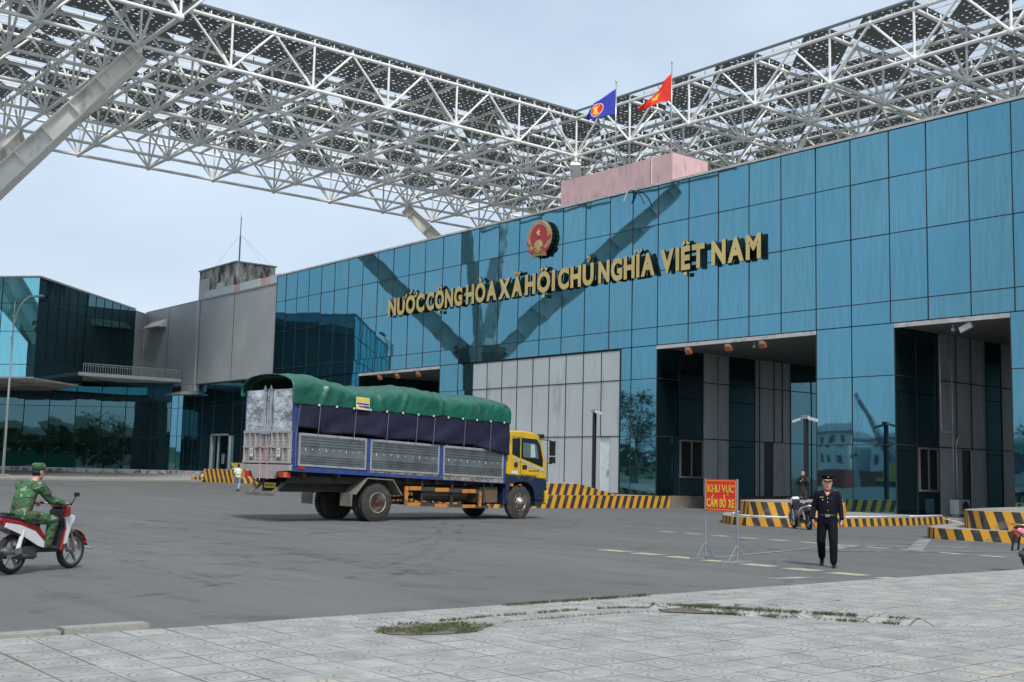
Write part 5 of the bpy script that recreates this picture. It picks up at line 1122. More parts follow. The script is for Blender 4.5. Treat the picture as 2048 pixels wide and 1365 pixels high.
# decals on the right-hand door
SD = mat('decal_silver', (.36, .40, .45), .4); DP = mat('decal_dark', (.08, .05, .04), .6)
m = MB()
cabprism(m, [(6.06, 1.96), (6.06, 1.90), (6.95, 1.72), (6.70, 1.78)], .03, .034); cabprism(m, [(6.35, 1.83), (6.3, 1.77), (7.24, 1.58), (7.2, 1.68)], .03, .034)
for k in range(3): cabprism(m, [(5.68 + .11 * k, 2.07 - .04 * k), (5.75 + .11 * k, 2.06 - .04 * k), (5.80 + .11 * k, 1.97 - .035 * k), (5.72 + .11 * k, 1.98 - .035 * k)], .03, .034)
m.build('side_decal', SD, trk)
m = MB(); m.lathe([(0, .10), (.002, .10), (.002, .085), (0, .085)], (5.83, .032, 1.80), (0, 1, 0), 20); m.box(5.79, 5.87, .03, .034, 1.77, 1.79); m.box(5.80, 5.86, .03, .034, 1.83, 1.86)
vs_, fs_ = text_mesh('ĐT: 0968 800 300', .10, .001, .004, 'LEFT'); m.add([(6.10 + v[0] * .95, .032 - v[2], 1.405 - v[0] * .05 + v[1] + .02) for v in vs_], fs_)
m.box(6.45, 6.95, .03, .034, 1.60, 1.625); m.build('door_lettering', DP, trk)
m = MB(); m.box(5.62, 5.92, .03, .035, 1.50, 1.60); m.build('white_label', WPL, trk)
m = MB(); m.box(5.60, 5.72, .03, .06, 1.09, 1.17); m.box(6.03, 6.13, .05, .09, 1.12, 1.16); m.build('side_marker', TLO, trk)
m = MB(); cabprism(m, [(7.40, .48), (7.28, .5), (7.26, .92), (7.42, .98), (7.46, .8)], .02, 2.44); b_ = m.build('bumper', YEL, trk); bevel(b_, .03)
m = MB()
for k in range(4): m.box(7.37, 7.43, .2, 2.2, 1.1 + .09 * k, 1.14 + .09 * k)
m.box(7.36, 7.39, .15, 2.3, 1.05, 1.5); m.build('grille', BLACK, trk)
m = MB(); m.add([(7.09, .14, 2.64), (7.09, 2.32, 2.64), (7.325, 2.36, 1.85), (7.325, .1, 1.85)], [(0, 1, 2, 3)]); w_ = m.build('windscreen', CABG, trk); w_.location.x = .01
for y in (.12, 2.08): m = MB(); m.box(7.38, 7.45, y, y + .26, 1.0, 1.12); m.build('headlight', LAMPG, trk)
m = MB(); m.box(7.0, 7.1, .2, 2.26, 2.78, 2.84); m.box(6.93, 7.15, .0, .14, 2.72, 2.86); m.build('sun_visor', BLACK, trk)
for s_, y in ((-1, -.0), (1, 2.46)):
    m = MB(); m.path([(6.98, y, 2.68), (7.30, y + s_ * .16, 2.66), (7.36, y + s_ * .18, 2.5)], .018); m.path([(7.28, y, 1.9), (7.36, y + s_ * .16, 1.86), (7.36, y + s_ * .18, 2.2)], .016)
    m.obox((7.36, y + s_ * .19, 2.39), (.055, 0, 0), (0, .10, 0), (0, 0, .25)); m.obox((7.36, y + s_ * .19, 1.99), (.06, 0, 0), (0, .10, 0), (0, 0, .11)); mr_ = m.build('mirror', BLACK, trk); bevel(mr_, .02)
m = MB(); m.box(5.3, 5.5, .1, .6, .5, 1.0); m.build('side_box', NAV, trk); m = MB(); m.box(6.85, 7.15, .1, .9, .42, .62); m.build('step', NAV, trk)
m = MB(); m.box(5.45, 7.2, .7, 1.8, .5, 1.3); m.build('engine', CHAS, trk)
# ================================================================== NO-PARKING SIGN
sgn = thing('no_parking_sign', 'red board on grey legs reading KHU VỰC CẤM ĐỖ XE in yellow', 'sign', (-14.83, 17.22, 0), math.atan2(-.17, .96))
SGR = mat('sign_leg_paint', (.26, .30, .34), .45, metal=.3)
m = MB(); m.box(-.47, .47, -.012, .012, .93, 1.53); bd_ = m.build('board', mat('sign_red', (.9, .03, .012), .35, var=.03), sgn)
m = MB()
for a in ((-.445, .445, .955, .963), (-.445, .445, 1.497, 1.505)): m.box(a[0], a[1], -.0155, -.013, a[2], a[3])
for x in (-.445, .437): m.box(x, x + .008, -.0157, -.013, .955, 1.505)
YT = mat('sign_yellow', (.85, .72, .05), .4, var=.02); m.build('border_line', YT, bd_)
def put(word, xa, xb, z0, H, off, wx, serif=False):
    lay, W_ = word_layout(word, off, wx, .12); k = (xb - xa) / W_; o = MB()
    for ch, mb, x, w in lay: o.add([(xa + (x + vx) * k, -.0165 + vz * .004, z0 + vy * H) for vx, vy, vz in mb.v], mb.f)
    if serif:
        for ch, mb, x, w in lay:
            for q in ((.04, w - .04) if ch not in 'C' else (w - .05,)):
                xx = xa + (x + q) * k
                for zz_ in ((z0, z0 + H) if ch in 'KH' else (z0 + H,)): o.box(xx - .022, xx + .022, -.0185, -.0145, zz_ - .006, zz_ + .004)
    return o.build('lettering', YT, bd_)
put('KHU', -.385, -.02, 1.285, .135, .0, .95, True); put('VỰC', .04, .39, 1.285, .135, .0, .95, True)
put('CẤM', -.405, -.095, 1.005, .16, .022, .8); put('ĐỖ', -.02, .155, 1.005, .16, .022, .8); put('XE', .225, .40, 1.005, .16, .022, .8)
for x in (-.472, .472):
    m = MB(); m.box(x - .013, x + .013, -.013, .013, .02, 1.54); m.box(x - .02, x + .02, -.36, .36, 0, .035)
    m.bar((x, -.2, .03), (x, 0, .33), .02, .02); m.bar((x, .2, .03), (x, 0, .33), .02, .02); m.build('leg', SGR, sgn)
m = MB(); m.bar((-.475, 0, .045), (.475, 0, .045), .03, .03); m.build('cross_bar', SGR, sgn)
# ================================================================== MOTORBIKES (front = +Y)
TYRE = mat('bike_tyre', (.02, .02, .02), .8); CHR = mat('bike_metal', (.35, .35, .35), .3, metal=.8); ENG = mat('engine_metal', (.09, .09, .095), .45, metal=.6)
SEATM = mat('seat_vinyl', (.018, .018, .02), .5)
def bike(label, loc, rz, c1, c2, plate=None, stand=False, group='motor scooters on the road'):
    t = thing('motor_scooter', label, 'motor scooter', loc, rz, group)
    t.scale = (.95, .95, .95)
    if stand: t.rotation_euler = (0, R(-5), rz)
    for y in (0, 1.24):
        m = MB(); m.lathe([(-.045, .215), (-.05, .245), (-.03, .28), (0, .288), (.03, .28), (.05, .245), (.045, .215), (-.045, .215)], (0, y, .288), (1, 0, 0), 30, caps=False); w = m.build('wheel', TYRE, t, True)
        m = MB(); m.lathe([(-.035, .218), (-.03, .2), (.03, .2), (.035, .218)], (0, y, .288), (1, 0, 0), 30, caps=False); m.tube((-.06, y, .288), (.06, y, .288), .045)
        for k in range(5): a = 2 * math.pi * k / 5 + .3; m.bar((0, y, .288), (0, y + .21 * math.cos(a), .288 + .21 * math.sin(a)), .03, .035, up=(1, 0, 0))
        m.build('rim', CHR, w)
    def sym(name, poly, w0, mtl, w1=None, bv=.02):
        m = MB(); n = len(poly); w1 = w1 or w0
        vs = [(-w0, y, z) for y, z in poly] + [(w0, y, z) for y, z in poly]
        m.add(vs, [tuple(reversed(range(n))), tuple(range(n, 2 * n))] + [(i, (i + 1) % n, n + (i + 1) % n, n + i) for i in range(n)]); o = m.build(name, mtl, t); bevel(o, bv, 2); return o
    sym('rear_body', [(-.36, .84), (-.40, .78), (-.15, .66), (.2, .58), (.48, .46), (.56, .52), (.42, .68), (.3, .74), (-.1, .80)], .12, c1)
    for s_ in (-1, 1):
        m = MB(); pl2 = [(-.26, .76), (-.30, .70), (.02, .58), (.38, .40), (.52, .36), (.50, .46), (.30, .62), (.0, .72)]
        vs = [(s_ * .125, y, z) for y, z in pl2] + [(s_ * .150, y, z) for y, z in pl2]; n = len(pl2)
        m.add(vs, [tuple(range(n)), tuple(range(n, 2 * n))] + [(i, (i + 1) % n, n + (i + 1) % n, n + i) for i in range(n)]); m.build('side_cover', c2, t)
        m = MB(); pl2 = [(.92, .80), (1.10, .84), (1.14, .80), (1.06, .68), (.98, .42), (.92, .40), (.96, .62)]
        vs = [(s_ * .10, y, z) for y, z in pl2] + [(s_ * .185, y - .04, z) for y, z in pl2]; n = len(pl2)
        m.add(vs, [tuple(range(n)), tuple(range(n, 2 * n))] + [(i, (i + 1) % n, n + (i + 1) % n, n + i) for i in range(n)]); m.build('front_wing', c2, t)
        m = MB(); m.tube((s_ * .08, 1.24, .29), (s_ * .07, 1.08, .74), .022); m.build('fork', CHR, t)
        m = MB(); m.tube((s_ * .13, -.02, .34), (s_ * .13, -.06 + .14, .64), .032, 10); m.build('shock_absorber', WPL, t)
        m = MB(); m.path([(s_ * .22, .96, 1.02), (s_ * .29, .95, 1.13)], .008); m.obox((s_ * .31, .95, 1.16), (.045, 0, 0), (0, .012, 0), (0, 0, .03)); o = m.build('mirror', BLACK, t)
    m = MB(); m.loft([((0, -.38, .84), (.09, 0, 0), (0, 0, .025)), ((0, -.2, .84), (.12, 0, 0), (0, 0, .05)), ((0, .1, .80), (.13, 0, 0), (0, 0, .055)), ((0, .35, .765), (.115, 0, 0), (0, 0, .05)), ((0, .52, .74), (.07, 0, 0), (0, 0, .04))], 16); m.build('seat', SEATM, t, True)
    sym('floor_spine', [(.34, .30), (.90, .28), (.90, .36), (.70, .40), (.52, .50), (.40, .46)], .11, BLACK)
    sym('leg_shield', [(.84, .30), (.94, .28), (1.05, .70), (1.04, .96), (.96, 1.02), (.93, .92), (.93, .68)], .15, c1, bv=.03)
    sym('inner_shield', [(.78, .32), (.86, .30), (.94, .68), (.92, .95), (.86, .92), (.86, .62)], .13, BLACK)
    sym('handlebar_cowl', [(.84, .98), (.94, 1.06), (1.03, 1.02), (1.06, .95), (.92, .93)], .12, c1, bv=.03)
    m = MB(); m.ball((0, 1.04, .985), (.075, .03, .045)); m.build('headlight', LAMPG, t, True)
    m = MB(); m.path([(-.33, .80, 1.02), (-.12, .92, 1.01), (.12, .92, 1.01), (.33, .80, 1.02)], .014, 8); m.build('handlebar', CHR, t, True)
    m = MB(); m.tube((-.35, .79, 1.02), (-.24, .85, 1.02), .02); m.tube((.35, .79, 1.02), (.24, .85, 1.02), .02); m.tube((.3, .86, 1.0), (.2, .95, 1.0), .006); m.build('grip', BLACK, t, True)
    m = MB()
    for k in range(9):
        a0, a1 = R(10 + k * 15), R(10 + (k + 1) * 15)
        if a1 > R(140): break
        p0 = (0, 1.24 + .31 * math.cos(a0), .288 + .31 * math.sin(a0)); p1 = (0, 1.24 + .31 * math.cos(a1), .288 + .31 * math.sin(a1)); m.bar(p0, p1, .12, .01, up=(1, 0, 0)) if 0 else m.add([(-.06, p0[1], p0[2]), (.06, p0[1], p0[2]), (.06, p1[1], p1[2]), (-.06, p1[1], p1[2])], [(0, 1, 2, 3)])
    o = m.build('front_fender', c1, t, True); sd = o.modifiers.new('t', 'SOLIDIFY'); sd.thickness = .01
    m = MB(); m.box(-.12, .10, .12, .42, .22, .40); m.tube((-.10, .30, .34), (-.10, .52, .38), .07, 12); m.box(-.13, -.05, -.08, .30, .22, .36); m.tube((-.11, .2, .3), (.11, .2, .3), .09, 14); m.build('engine', ENG, t)
    m = MB(); m.tube((.16, .28, .24), (.17, -.05, .28), .035, 10); m.tube((.17, -.02, .28), (.19, -.38, .36), .065, 14); m.tube((.19, -.38, .36), (.19, -.40, .365), .045, 10); m.build('exhaust', ENG, t, True)
    m = MB(); m.obox((.235, -.18, .33), (.006, 0, 0), (0, .14, .035), (0, -.01, .045)); m.build('heat_shield', CHR, t)
    m = MB(); m.obox((0, -.40, .74), (.09, 0, 0), (0, .03, 0), (0, -.01, .035)); m.build('tail_lamp', TLR, t)
    m = MB(); m.path([(-.11, -.1, .88), (-.12, -.40, .90), (.12, -.40, .90), (.11, -.1, .88)], .014, 8); m.build('grab_rail', c2 if c2 is BGO else BLACK, t, True)
    m = MB(); m.add([(-.06, -.40, .70), (.06, -.40, .70), (.05, -.46, .40), (-.05, -.46, .40), (-.05, -.34, .42), (.05, -.34, .42), (-.05, -.30, .68), (.05, -.30, .68)], [(0, 1, 2, 3), (3, 2, 5, 4), (4, 5, 7, 6)]); m.build('rear_mudguard', BLACK, t)
    if plate:
        m = MB(); m.obox((0, -.455, .56), (.095, 0, 0), (0, .004, 0), (0, -.02, .068)); p_ = m.build('license_plate', WPL, t)
        m = MB()
        for tx, z in ((plate[0], .575), (plate[1], .515)):
            vs_, fs_ = text_mesh(tx, .062, .001, .002); m.add([(v[0], -.462 - v[2] + (z - .56) * -.3, z + v[1]) for v in vs_], fs_)
        m.build('plate_number', BLACK, p_)
    if stand:
        m = MB(); m.tube((-.1, .3, .25), (-.28, .25, .0), .012); m.build('kickstand', CHR, t)
    return t
BRED = mat('bike_red', (.26, .008, .012), .25, coat=.6, var=.05); BWH = mat('bike_white', (.62, .64, .65), .25, coat=.5, var=.04); BPK = mat('bike_pink', (.72, .25, .32), .3, coat=.5); BGO = mat('bike_gold', (.6, .38, .1), .3, metal=.6); BBK = mat('bike_black', (.02, .02, .022), .2, coat=.7)
RZ = math.atan2(.545, .94)
mb1 = bike('red and white motor scooter ridden by the soldier in camouflage', (-17.22, 5.02, 0), RZ, BRED, BWH)
bike('white and black motor scooter parked against the striped island', (-22.38, 30.1, 0), math.atan2(.86, .50), BWH, BBK, plate=('2C-S', '128'), stand=True)
bike('pink motor scooter with gold trim cut off by the right edge', (-10.5, 20.74, 0), math.atan2(-.63, .776), BPK, BGO)
# ================================================================== PEOPLE (front = +Y, right = +X)
SKIN = mat('skin', (.50, .28, .20), .55, var=.06, scale=9)
def limb(mb, pts, rr, n=12):
    """tapered limb through joints, spheres at the joints so it fuses smoothly"""
    for (a, ra), (b, rb) in zip(zip(pts, rr), list(zip(pts, rr))[1:]): mb.tube(a, b, ra, n, rb)
    for a, ra in zip(pts, rr): mb.ball(a, ra * .99, n=n, k=8)
def hand(mb, wr, dr_, palm, side, curl=.7, k=1.):
    """wr wrist, dr_ direction of the hand, palm = palm normal, side = towards thumb"""
    wr, dr_, palm, side = Vector(wr), Vector(dr_).normalized(), Vector(palm).normalized(), Vector(side).normalized()
    mb.loft([(wr - dr_ * .02 * k, side * .026 * k, palm * .02 * k), (wr + dr_ * .03 * k, side * .036 * k, palm * .017 * k), (wr + dr_ * .085 * k, side * .042 * k, palm * .014 * k)], 12)
    for i, L_ in enumerate((.075, .083, .077, .060)):
        o = wr + dr_ * .082 * k + side * (.031 - .0205 * i) * k; p = o; a = 0
        for q in range(3):
            a += curl * (.45 if q == 0 else .75); d2 = dr_ * math.cos(a) + palm * math.sin(a); e = p + d2 * L_ * k * (.42, .32, .26)[q]
            mb.tube(p, e, .0095 * k, 8, .0085 * k); mb.ball(e, .0086 * k, n=8, k=5); p = e
    p = wr + dr_ * .025 * k + side * .028 * k
    for q in range(2):
        d2 = (dr_ * (.75 + .2 * q) + side * (.7 - .45 * q) + palm * (.25 + .4 * q)).normalized(); e = p + d2 * .034 * k; mb.tube(p, e, .0115 * k, 8, .010 * k); mb.ball(e, .0102 * k, n=8, k=5); p = e
def head_mesh(mb, c, fwd, up=(0, 0, 1), k=1.):
    c, f, u = Vector(c), Vector(fwd).normalized(), Vector(up).normalized(); r_ = f.cross(u).normalized(); u = r_.cross(f)
    rings = []
    for z, w, d_, off in ((-.118, .030, .034, .040), (-.105, .045, .052, .030), (-.08, .058, .072, .016), (-.045, .067, .086, .006), (0, .073, .094, 0), (.04, .075, .097, -.004), (.075, .068, .088, -.008), (.10, .048, .064, -.010), (.114, .02, .03, -.010)):
        rings.append((c + u * z * k + f * off * k, r_ * w * k, f * d_ * k))
    mb.loft(rings, 20)
    f0 = f; f = f * k; mb.loft([(c + u * .025 + f * .088, r_ * .007, u * .006), (c + u * -.012 + f * .108, r_ * .013, u * .009), (c + u * -.026 + f * .098, r_ * .016, u * .008)], 8)
    mb.loft([(c + u * -.055 + f * .078, r_ * .024, u * .010), (c + u * -.055 + f * .094, r_ * .018, u * .007)], 8)
    r0 = r_; r_ = r_ * k
    for s_ in (-1, 1): mb.loft([(c + r_ * s_ * .070 - f * .005, f * .017, u * .032), (c + r_ * s_ * .083 - f * .012, f * .014, u * .028)], 8)
    return r0, f0, u
def face_bits(t, c, fwd, up=(0, 0, 1), k=1.):
    c, f, u = Vector(c), Vector(fwd).normalized(), Vector(up).normalized(); r_ = f.cross(u).normalized(); u = r_.cross(f); r_, f, u = r_ * k, f * k, u * k; e = MB(); l = MB()
    for s_ in (-1, 1):
        e.ball(c + r_ * s_ * .030 + f * .088 + u * .006, (.009, .009, .005), n=8, k=5); e.obox(c + r_ * s_ * .031 + f * .092 + u * .027, r_ * .017, u * .0035, f * .004)
    e.build('eyes', mat('eye_dark', (.02, .012, .01), .3), t, True)
    l.obox(c - u * .053 + f * .097, r_ * .023, u * .005, f * .005); l.build('mouth', mat('lip', (.24, .07, .06), .5), t)
def shoe(t, an, fwd, name='shoe', m_=None, sc=1., up=(0, 0, 1)):
    an, f, u = Vector(an), Vector(fwd).normalized(), Vector(up).normalized(); r_ = f.cross(u).normalized(); u = r_.cross(f); mb = MB()
    mb.loft([(an - f * .06 - u * .035 * sc, r_ * .032, u * .035), (an - f * .02 - u * .03, r_ * .038, u * .042), (an + f * .06 - u * .04, r_ * .042, u * .032), (an + f * .13 - u * .048, r_ * .045, u * .025), (an + f * .185 - u * .052, r_ * .036, u * .02), (an + f * .205 - u * .055, r_ * .018, u * .012)], 14)
    return mb.build(name, m_ or BLACK, t, True)
# ---- officer in dark uniform
ofc = thing('person', 'man in dark navy uniform and peaked cap walking towards the camera, red phone in hand', 'person', (-13.0, 18.02, 0), math.atan2(-.60, -.80))
hc = Vector((0.0, .03, 1.512)); HF = Vector((-.10, 1, -.02))
UNI = mat('uniform_navy', (.006, .0065, .014), .8, spec=.15, var=.2, scale=4, bump=.6, bscale=9)
sk_ = MB(); head_mesh(sk_, hc, HF, k=1.1); limb(sk_, [(0, 0, 1.30), (0, .005, 1.42)], [.06, .053])
sh = {-1: Vector((-.17, 0, 1.31)), 1: Vector((.17, 0, 1.31))}; el = {-1: Vector((-.232, -.02, 1.06)), 1: Vector((.238, -.04, 1.06))}; wr = {-1: Vector((-.250, .07, .84)), 1: Vector((.255, .08, .84))}
hp = {-1: Vector((-.085, 0, .86)), 1: Vector((.085, 0, .86))}; kn = {-1: Vector((-.10, .14, .47)), 1: Vector((.115, .02, .47))}; an = {-1: Vector((-.10, .16, .085)), 1: Vector((.095, -.36, .15))}
limb(sk_, [(0, 0, .9), (0, 0, 1.28)], [.09, .11])
for s_ in (-1, 1):
    limb(sk_, [(0, 0, 1.27), sh[s_], el[s_], wr[s_]], [.06, .045, .035, .026]); limb(sk_, [(0, 0, .88), hp[s_], kn[s_], an[s_]], [.08, .07, .048, .036])
    hand(sk_, wr[s_], (0, .12, -1), (-s_ * .6, -.5, 0), (-s_ * .3, .9, 0), .65 if s_ < 0 else .9, 1.0)
fused(sk_, 'body', SKIN, ofc, .009, 2); face_bits(ofc, hc, HF, k=1.1)
jk = MB(); jk.loft([((0, 0, .90), (.165, 0, 0), (0, .125, 0)), ((0, 0, .97), (.172, 0, 0), (0, .132, 0)), ((0, .005, 1.1), (.175, 0, 0), (0, .130, 0)), ((0, 0, 1.22), (.185, 0, 0), (0, .122, 0)), ((0, 0, 1.31), (.175, 0, 0), (0, .10, 0)), ((0, 0, 1.355), (.11, 0, 0), (0, .075, 0)), ((0, 0, 1.385), (.068, 0, 0), (0, .062, 0))], 20)
for s_ in (-1, 1): limb(jk, [(s_ * .12, 0, 1.29), sh[s_], el[s_], wr[s_] + Vector((0, -.005, .03))], [.072, .066, .052, .041])
fused(jk, 'shirt', UNI, ofc, .011, 3)
tr_ = MB(); tr_.loft([((0, 0, .93), (.158, 0, 0), (0, .118, 0)), ((0, 0, .86), (.168, 0, 0), (0, .13, 0)), ((0, 0, .76), (.155, 0, 0), (0, .115, 0))], 18)
for s_ in (-1, 1):
    d_ = (an[s_] - kn[s_]).normalized(); limb(tr_, [hp[s_], kn[s_], an[s_] + d_ * -.03], [.102, .080, .066])
fused(tr_, 'trousers', mat('trouser_navy', (.005, .0055, .010), .8, spec=.15, bump=.5, bscale=8), ofc, .011, 3)
shoe(ofc, an[-1] + Vector((0, -.02, 0)), (-.08, 1, -.0), m_=mat('polished_leather', (.01, .01, .01), .15)); shoe(ofc, an[1], (.05, .92, -.40), m_=MATS['polished_leather'])
m = MB(); m.loft([((0, 0, .905), (.171, 0, 0), (0, .134, 0)), ((0, 0, .945), (.176, 0, 0), (0, .138, 0))], 20); m.build('belt', BLACK, ofc, True)
m = MB(); m.box(-.04, .04, .13, .148, .90, .95); m.build('belt_buckle', CHR, ofc)
# cap
cp = MB(); r_ = HF.normalized().cross(Vector((0, 0, 1))).normalized(); f_ = Vector((HF.x, HF.y, 0)).normalized()
cp.loft([(hc + Vector((0, 0, .055)), r_ * .086, f_ * .104), (hc + Vector((0, 0, .095)), r_ * .088, f_ * .106), (hc + Vector((0, 0, .115)) + f_ * .005, r_ * .108, f_ * .128), (hc + Vector((0, 0, .142)) + f_ * .012, r_ * .118, f_ * .134), (hc + Vector((0, 0, .158)) + f_ * .010, r_ * .085, f_ * .10)], 24); c_ = cp.build('peaked_cap', UNI, ofc, True)
m = MB(); pts = [hc + Vector((0, 0, .057)) + f_ * (.10 * math.cos(a)) + r_ * (.088 * math.sin(a)) for a in [R(q) for q in range(-65, 66, 10)]]; po = [hc + Vector((0, 0, .035)) + f_ * (.10 * math.cos(a) + .055 * math.cos(a)) + r_ * (.086 * math.sin(a)) for a in [R(q) for q in range(-65, 66, 10)]]
k = len(pts); m.add(pts + po, [(i, i + 1, k + i + 1, k + i) for i in range(k - 1)]); o = m.build('peak', BLACK, c_, True); sd = o.modifiers.new('t', 'SOLIDIFY'); sd.thickness = .006
m = MB()
for i in range(k - 1): m.tube(pts[i] + f_ * .012, pts[i + 1] + f_ * .012, .007, 6); m.tube((pts[i] * .45 + po[i] * .55) + Vector((0, 0, .006)), (pts[i + 1] * .45 + po[i + 1] * .55) + Vector((0, 0, .006)), .007, 5)
m.build('gold_braid', EG2, c_, True)
m = MB(); q = hc + Vector((0, 0, .112)) + f_ * .122; m.ball(q, (.022, .010, .024)); m.build('cap_badge', EG2, c_, True); m = MB(); m.ball(q + f_ * .006, (.009, .009, .010)); m.build('badge_centre', ERED, c_, True)
hr = MB(); hr.loft([(hc + Vector((0, -.02, -.02)), r_ * .074, f_ * .085), (hc + Vector((0, -.012, .06)), r_ * .079, f_ * .099)], 18); hr.build('hair', mat('black_hair', (.012, .01, .01), .7), ofc, True)
m = MB()
for z in (1.30, 1.235, 1.165, 1.095, 1.02): m.ball((-.004, .128 - max(0, z - 1.2) * .2, z), (.009, .006, .009), n=8, k=5)
m.build('shirt_button', mat('pearl_button', (.6, .58, .5), .4), ofc, True)
m = MB(); m.obox((.10, .118, 1.255), (.034, 0, 0), (0, .006, 0), (0, 0, .009)); m.build('name_badge', EG2, ofc)
m = MB(); m.ball((.085, .125, 1.205), (.010, .006, .010)); m.build('round_pin', WPL, ofc, True)
m = MB(); m.obox((-.075, .118, 1.235), (.005, 0, 0), (0, .005, 0), (0, 0, .022)); m.build('pen', TBLUE, ofc)
for s_ in (-1, 1):
    m = MB(); m.obox((s_ * .155, .0, 1.368), (.055, 0, -.022 * s_), (0, .032, 0), (0, 0, .006)); ep = m.build('epaulette', UNI, ofc)
    m = MB()
    for q in (.125, .155, .185): m.ball((s_ * q, .01, 1.386 - (q - .125) * .4), .008, n=6, k=4)
    m.build('star', WPL, ep)
    m = MB(); m.obox((s_ * .045, .078, 1.358), (.013, 0, 0), (0, .005, 0), (0, 0, .010)); m.build('collar_tab', EG2, ofc)
m = MB(); m.loft([((0, .075, 1.30), (.006, 0, 0), (0, .004, 0)), ((0, .07, 1.375), (.032, 0, 0), (0, .006, 0))], 8); m.build('red_collar', mat('collar_red', (.45, .03, .02), .7), ofc)
m = MB(); m.ball((-.262, .0, 1.20), (.006, .035, .04)); m.build('arm_patch', EG2, ofc, True)
m = MB(); m.obox(wr[1] + Vector((-.035, .055, -.075)), (.006, 0, 0), (0, .03, .01), (0, -.015, .055)); m.build('phone', ERED, ofc)
# ---- soldier riding the scooter (placed in the bike's own frame, but a thing of its own)
def camo():
    m = bpy.data.materials.new('camouflage'); m.use_nodes = True; t = m.node_tree; N = t.nodes; L = t.links; p = N['Principled BSDF']; p.inputs['Roughness'].default_value = .8
    c = N.new('ShaderNodeTexCoord'); mp_ = N.new('ShaderNodeMapping'); mp_.inputs['Scale'].default_value = (1, 1, 1.8); L.new(c.outputs['Object'], mp_.inputs[0]); prev = None
    for sc, th, col in ((5.5, .52, (.022, .07, .03)), (8, .57, (.085, .05, .03)), (9, .61, (.17, .28, .18)), (7, .62, (.01, .025, .014))):
        n = N.new('ShaderNodeTexNoise'); n.inputs['Scale'].default_value = sc; n.inputs['Detail'].default_value = 1.5; n.inputs['Distortion'].default_value = 1.; n.noise_dimensions = '4D'; n.inputs['W'].default_value = sc * 1.7; L.new(mp_.outputs[0], n.inputs[0])
        g_ = N.new('ShaderNodeMath'); g_.operation = 'GREATER_THAN'; g_.inputs[1].default_value = th; L.new(n.outputs[0], g_.inputs[0])
        x = N.new('ShaderNodeMix'); x.data_type = 'RGBA'; L.new(g_.outputs[0], x.inputs[0]); x.inputs[7].default_value = col + (1,)
        if prev: L.new(prev, x.inputs[6])
        else: x.inputs[6].default_value = (.03, .125, .045, 1)
        prev = x.outputs[2]
    L.new(prev, p.inputs['Base Color'])
    b = N.new('ShaderNodeBump'); b.inputs['Strength'].default_value = .6; b.inputs['Distance'].default_value = .02; n = N.new('ShaderNodeTexNoise'); n.inputs['Scale'].default_value = 14; L.new(c.outputs['Object'], n.inputs[0]); L.new(n.outputs[0], b.inputs['Height']); L.new(b.outputs[0], p.inputs['Normal'])
    return m
CAMO = camo()
rd = thing('person', 'soldier in green camouflage and cap riding the red scooter', 'person', (-17.22, 5.02, 0), RZ); rd.scale = (.95, .95, .93)
hc = Vector((0, .44, 1.53)); HF = Vector((.12, 1, -.05)); pv_ = Vector((0, .16, .90))
sk_ = MB(); head_mesh(sk_, hc, HF); limb(sk_, [(0, .33, 1.30), (0, .40, 1.43)], [.06, .054])
limb(sk_, [pv_, (0, .26, 1.26)], [.08, .08])
sh = {s: Vector((s * .185, .30, 1.31)) for s in (-1, 1)}; el = {s: Vector((s * .27, .47, 1.10)) for s in (-1, 1)}; wr = {s: Vector((s * .295, .70, 1.055)) for s in (-1, 1)}
hp = {s: Vector((s * .095, .18, .86)) for s in (-1, 1)}; kn = {s: Vector((s * .17, .64, .79)) for s in (-1, 1)}; an = {s: Vector((s * .15, .56, .42)) for s in (-1, 1)}
for s_ in (-1, 1):
    limb(sk_, [(0, .25, 1.27), sh[s_], el[s_], wr[s_]], [.06, .045, .036, .027]); limb(sk_, [pv_, hp[s_], kn[s_], an[s_]], [.08, .07, .05, .036])
    hand(sk_, wr[s_], (0, 1, -.12), (0, -.3, -1), (-s_, .3, 0), 1.15)
fused(sk_, 'body', SKIN, rd, .009, 2); face_bits(rd, hc, HF)
jk = MB(); X1 = (1, 0, 0)
jk.loft([((0, .13, .82), (.17, 0, 0), (0, .15, .02)), ((0, .14, .93), (.165, 0, 0), (0, .14, .02)), ((0, .17, 1.03), (.172, 0, 0), (0, .135, -.02)), ((0, .21, 1.16), (.18, 0, 0), (0, .13, -.03)), ((0, .27, 1.28), (.178, 0, 0), (0, .112, -.03)), ((0, .315, 1.345), (.10, 0, 0), (0, .085, -.03)), ((0, .345, 1.39), (.068, 0, 0), (0, .064, -.02))], 20)
for s_ in (-1, 1): limb(jk, [(s_ * .12, .25, 1.28), sh[s_], el[s_], wr[s_] + Vector((0, -.03, 0))], [.085, .085, .072, .05])
fused(jk, 'jacket', CAMO, rd, .011, 3)
tr_ = MB()
for s_ in (-1, 1): limb(tr_, [Vector((s_ * .06, .12, .88)), hp[s_], kn[s_], an[s_] + Vector((0, 0, .0))], [.11, .105, .085, .062])
fused(tr_, 'trousers', CAMO, rd, .011, 3)
for s_ in (-1, 1): limb_ = MB(); limb(limb_, [an[s_] + Vector((0, 0, .10)), an[s_] - Vector((0, 0, .02))], [.052, .045]); limb_.build('boot_shaft', mat('boot_green', (.02, .035, .025), .7), rd, True); shoe(rd, an[s_], (0, 1, -.05), 'boot', MATS['boot_green'])
cp = MB(); f_ = Vector((HF.x, HF.y, 0)).normalized(); r_ = f_.cross(Vector((0, 0, 1)))
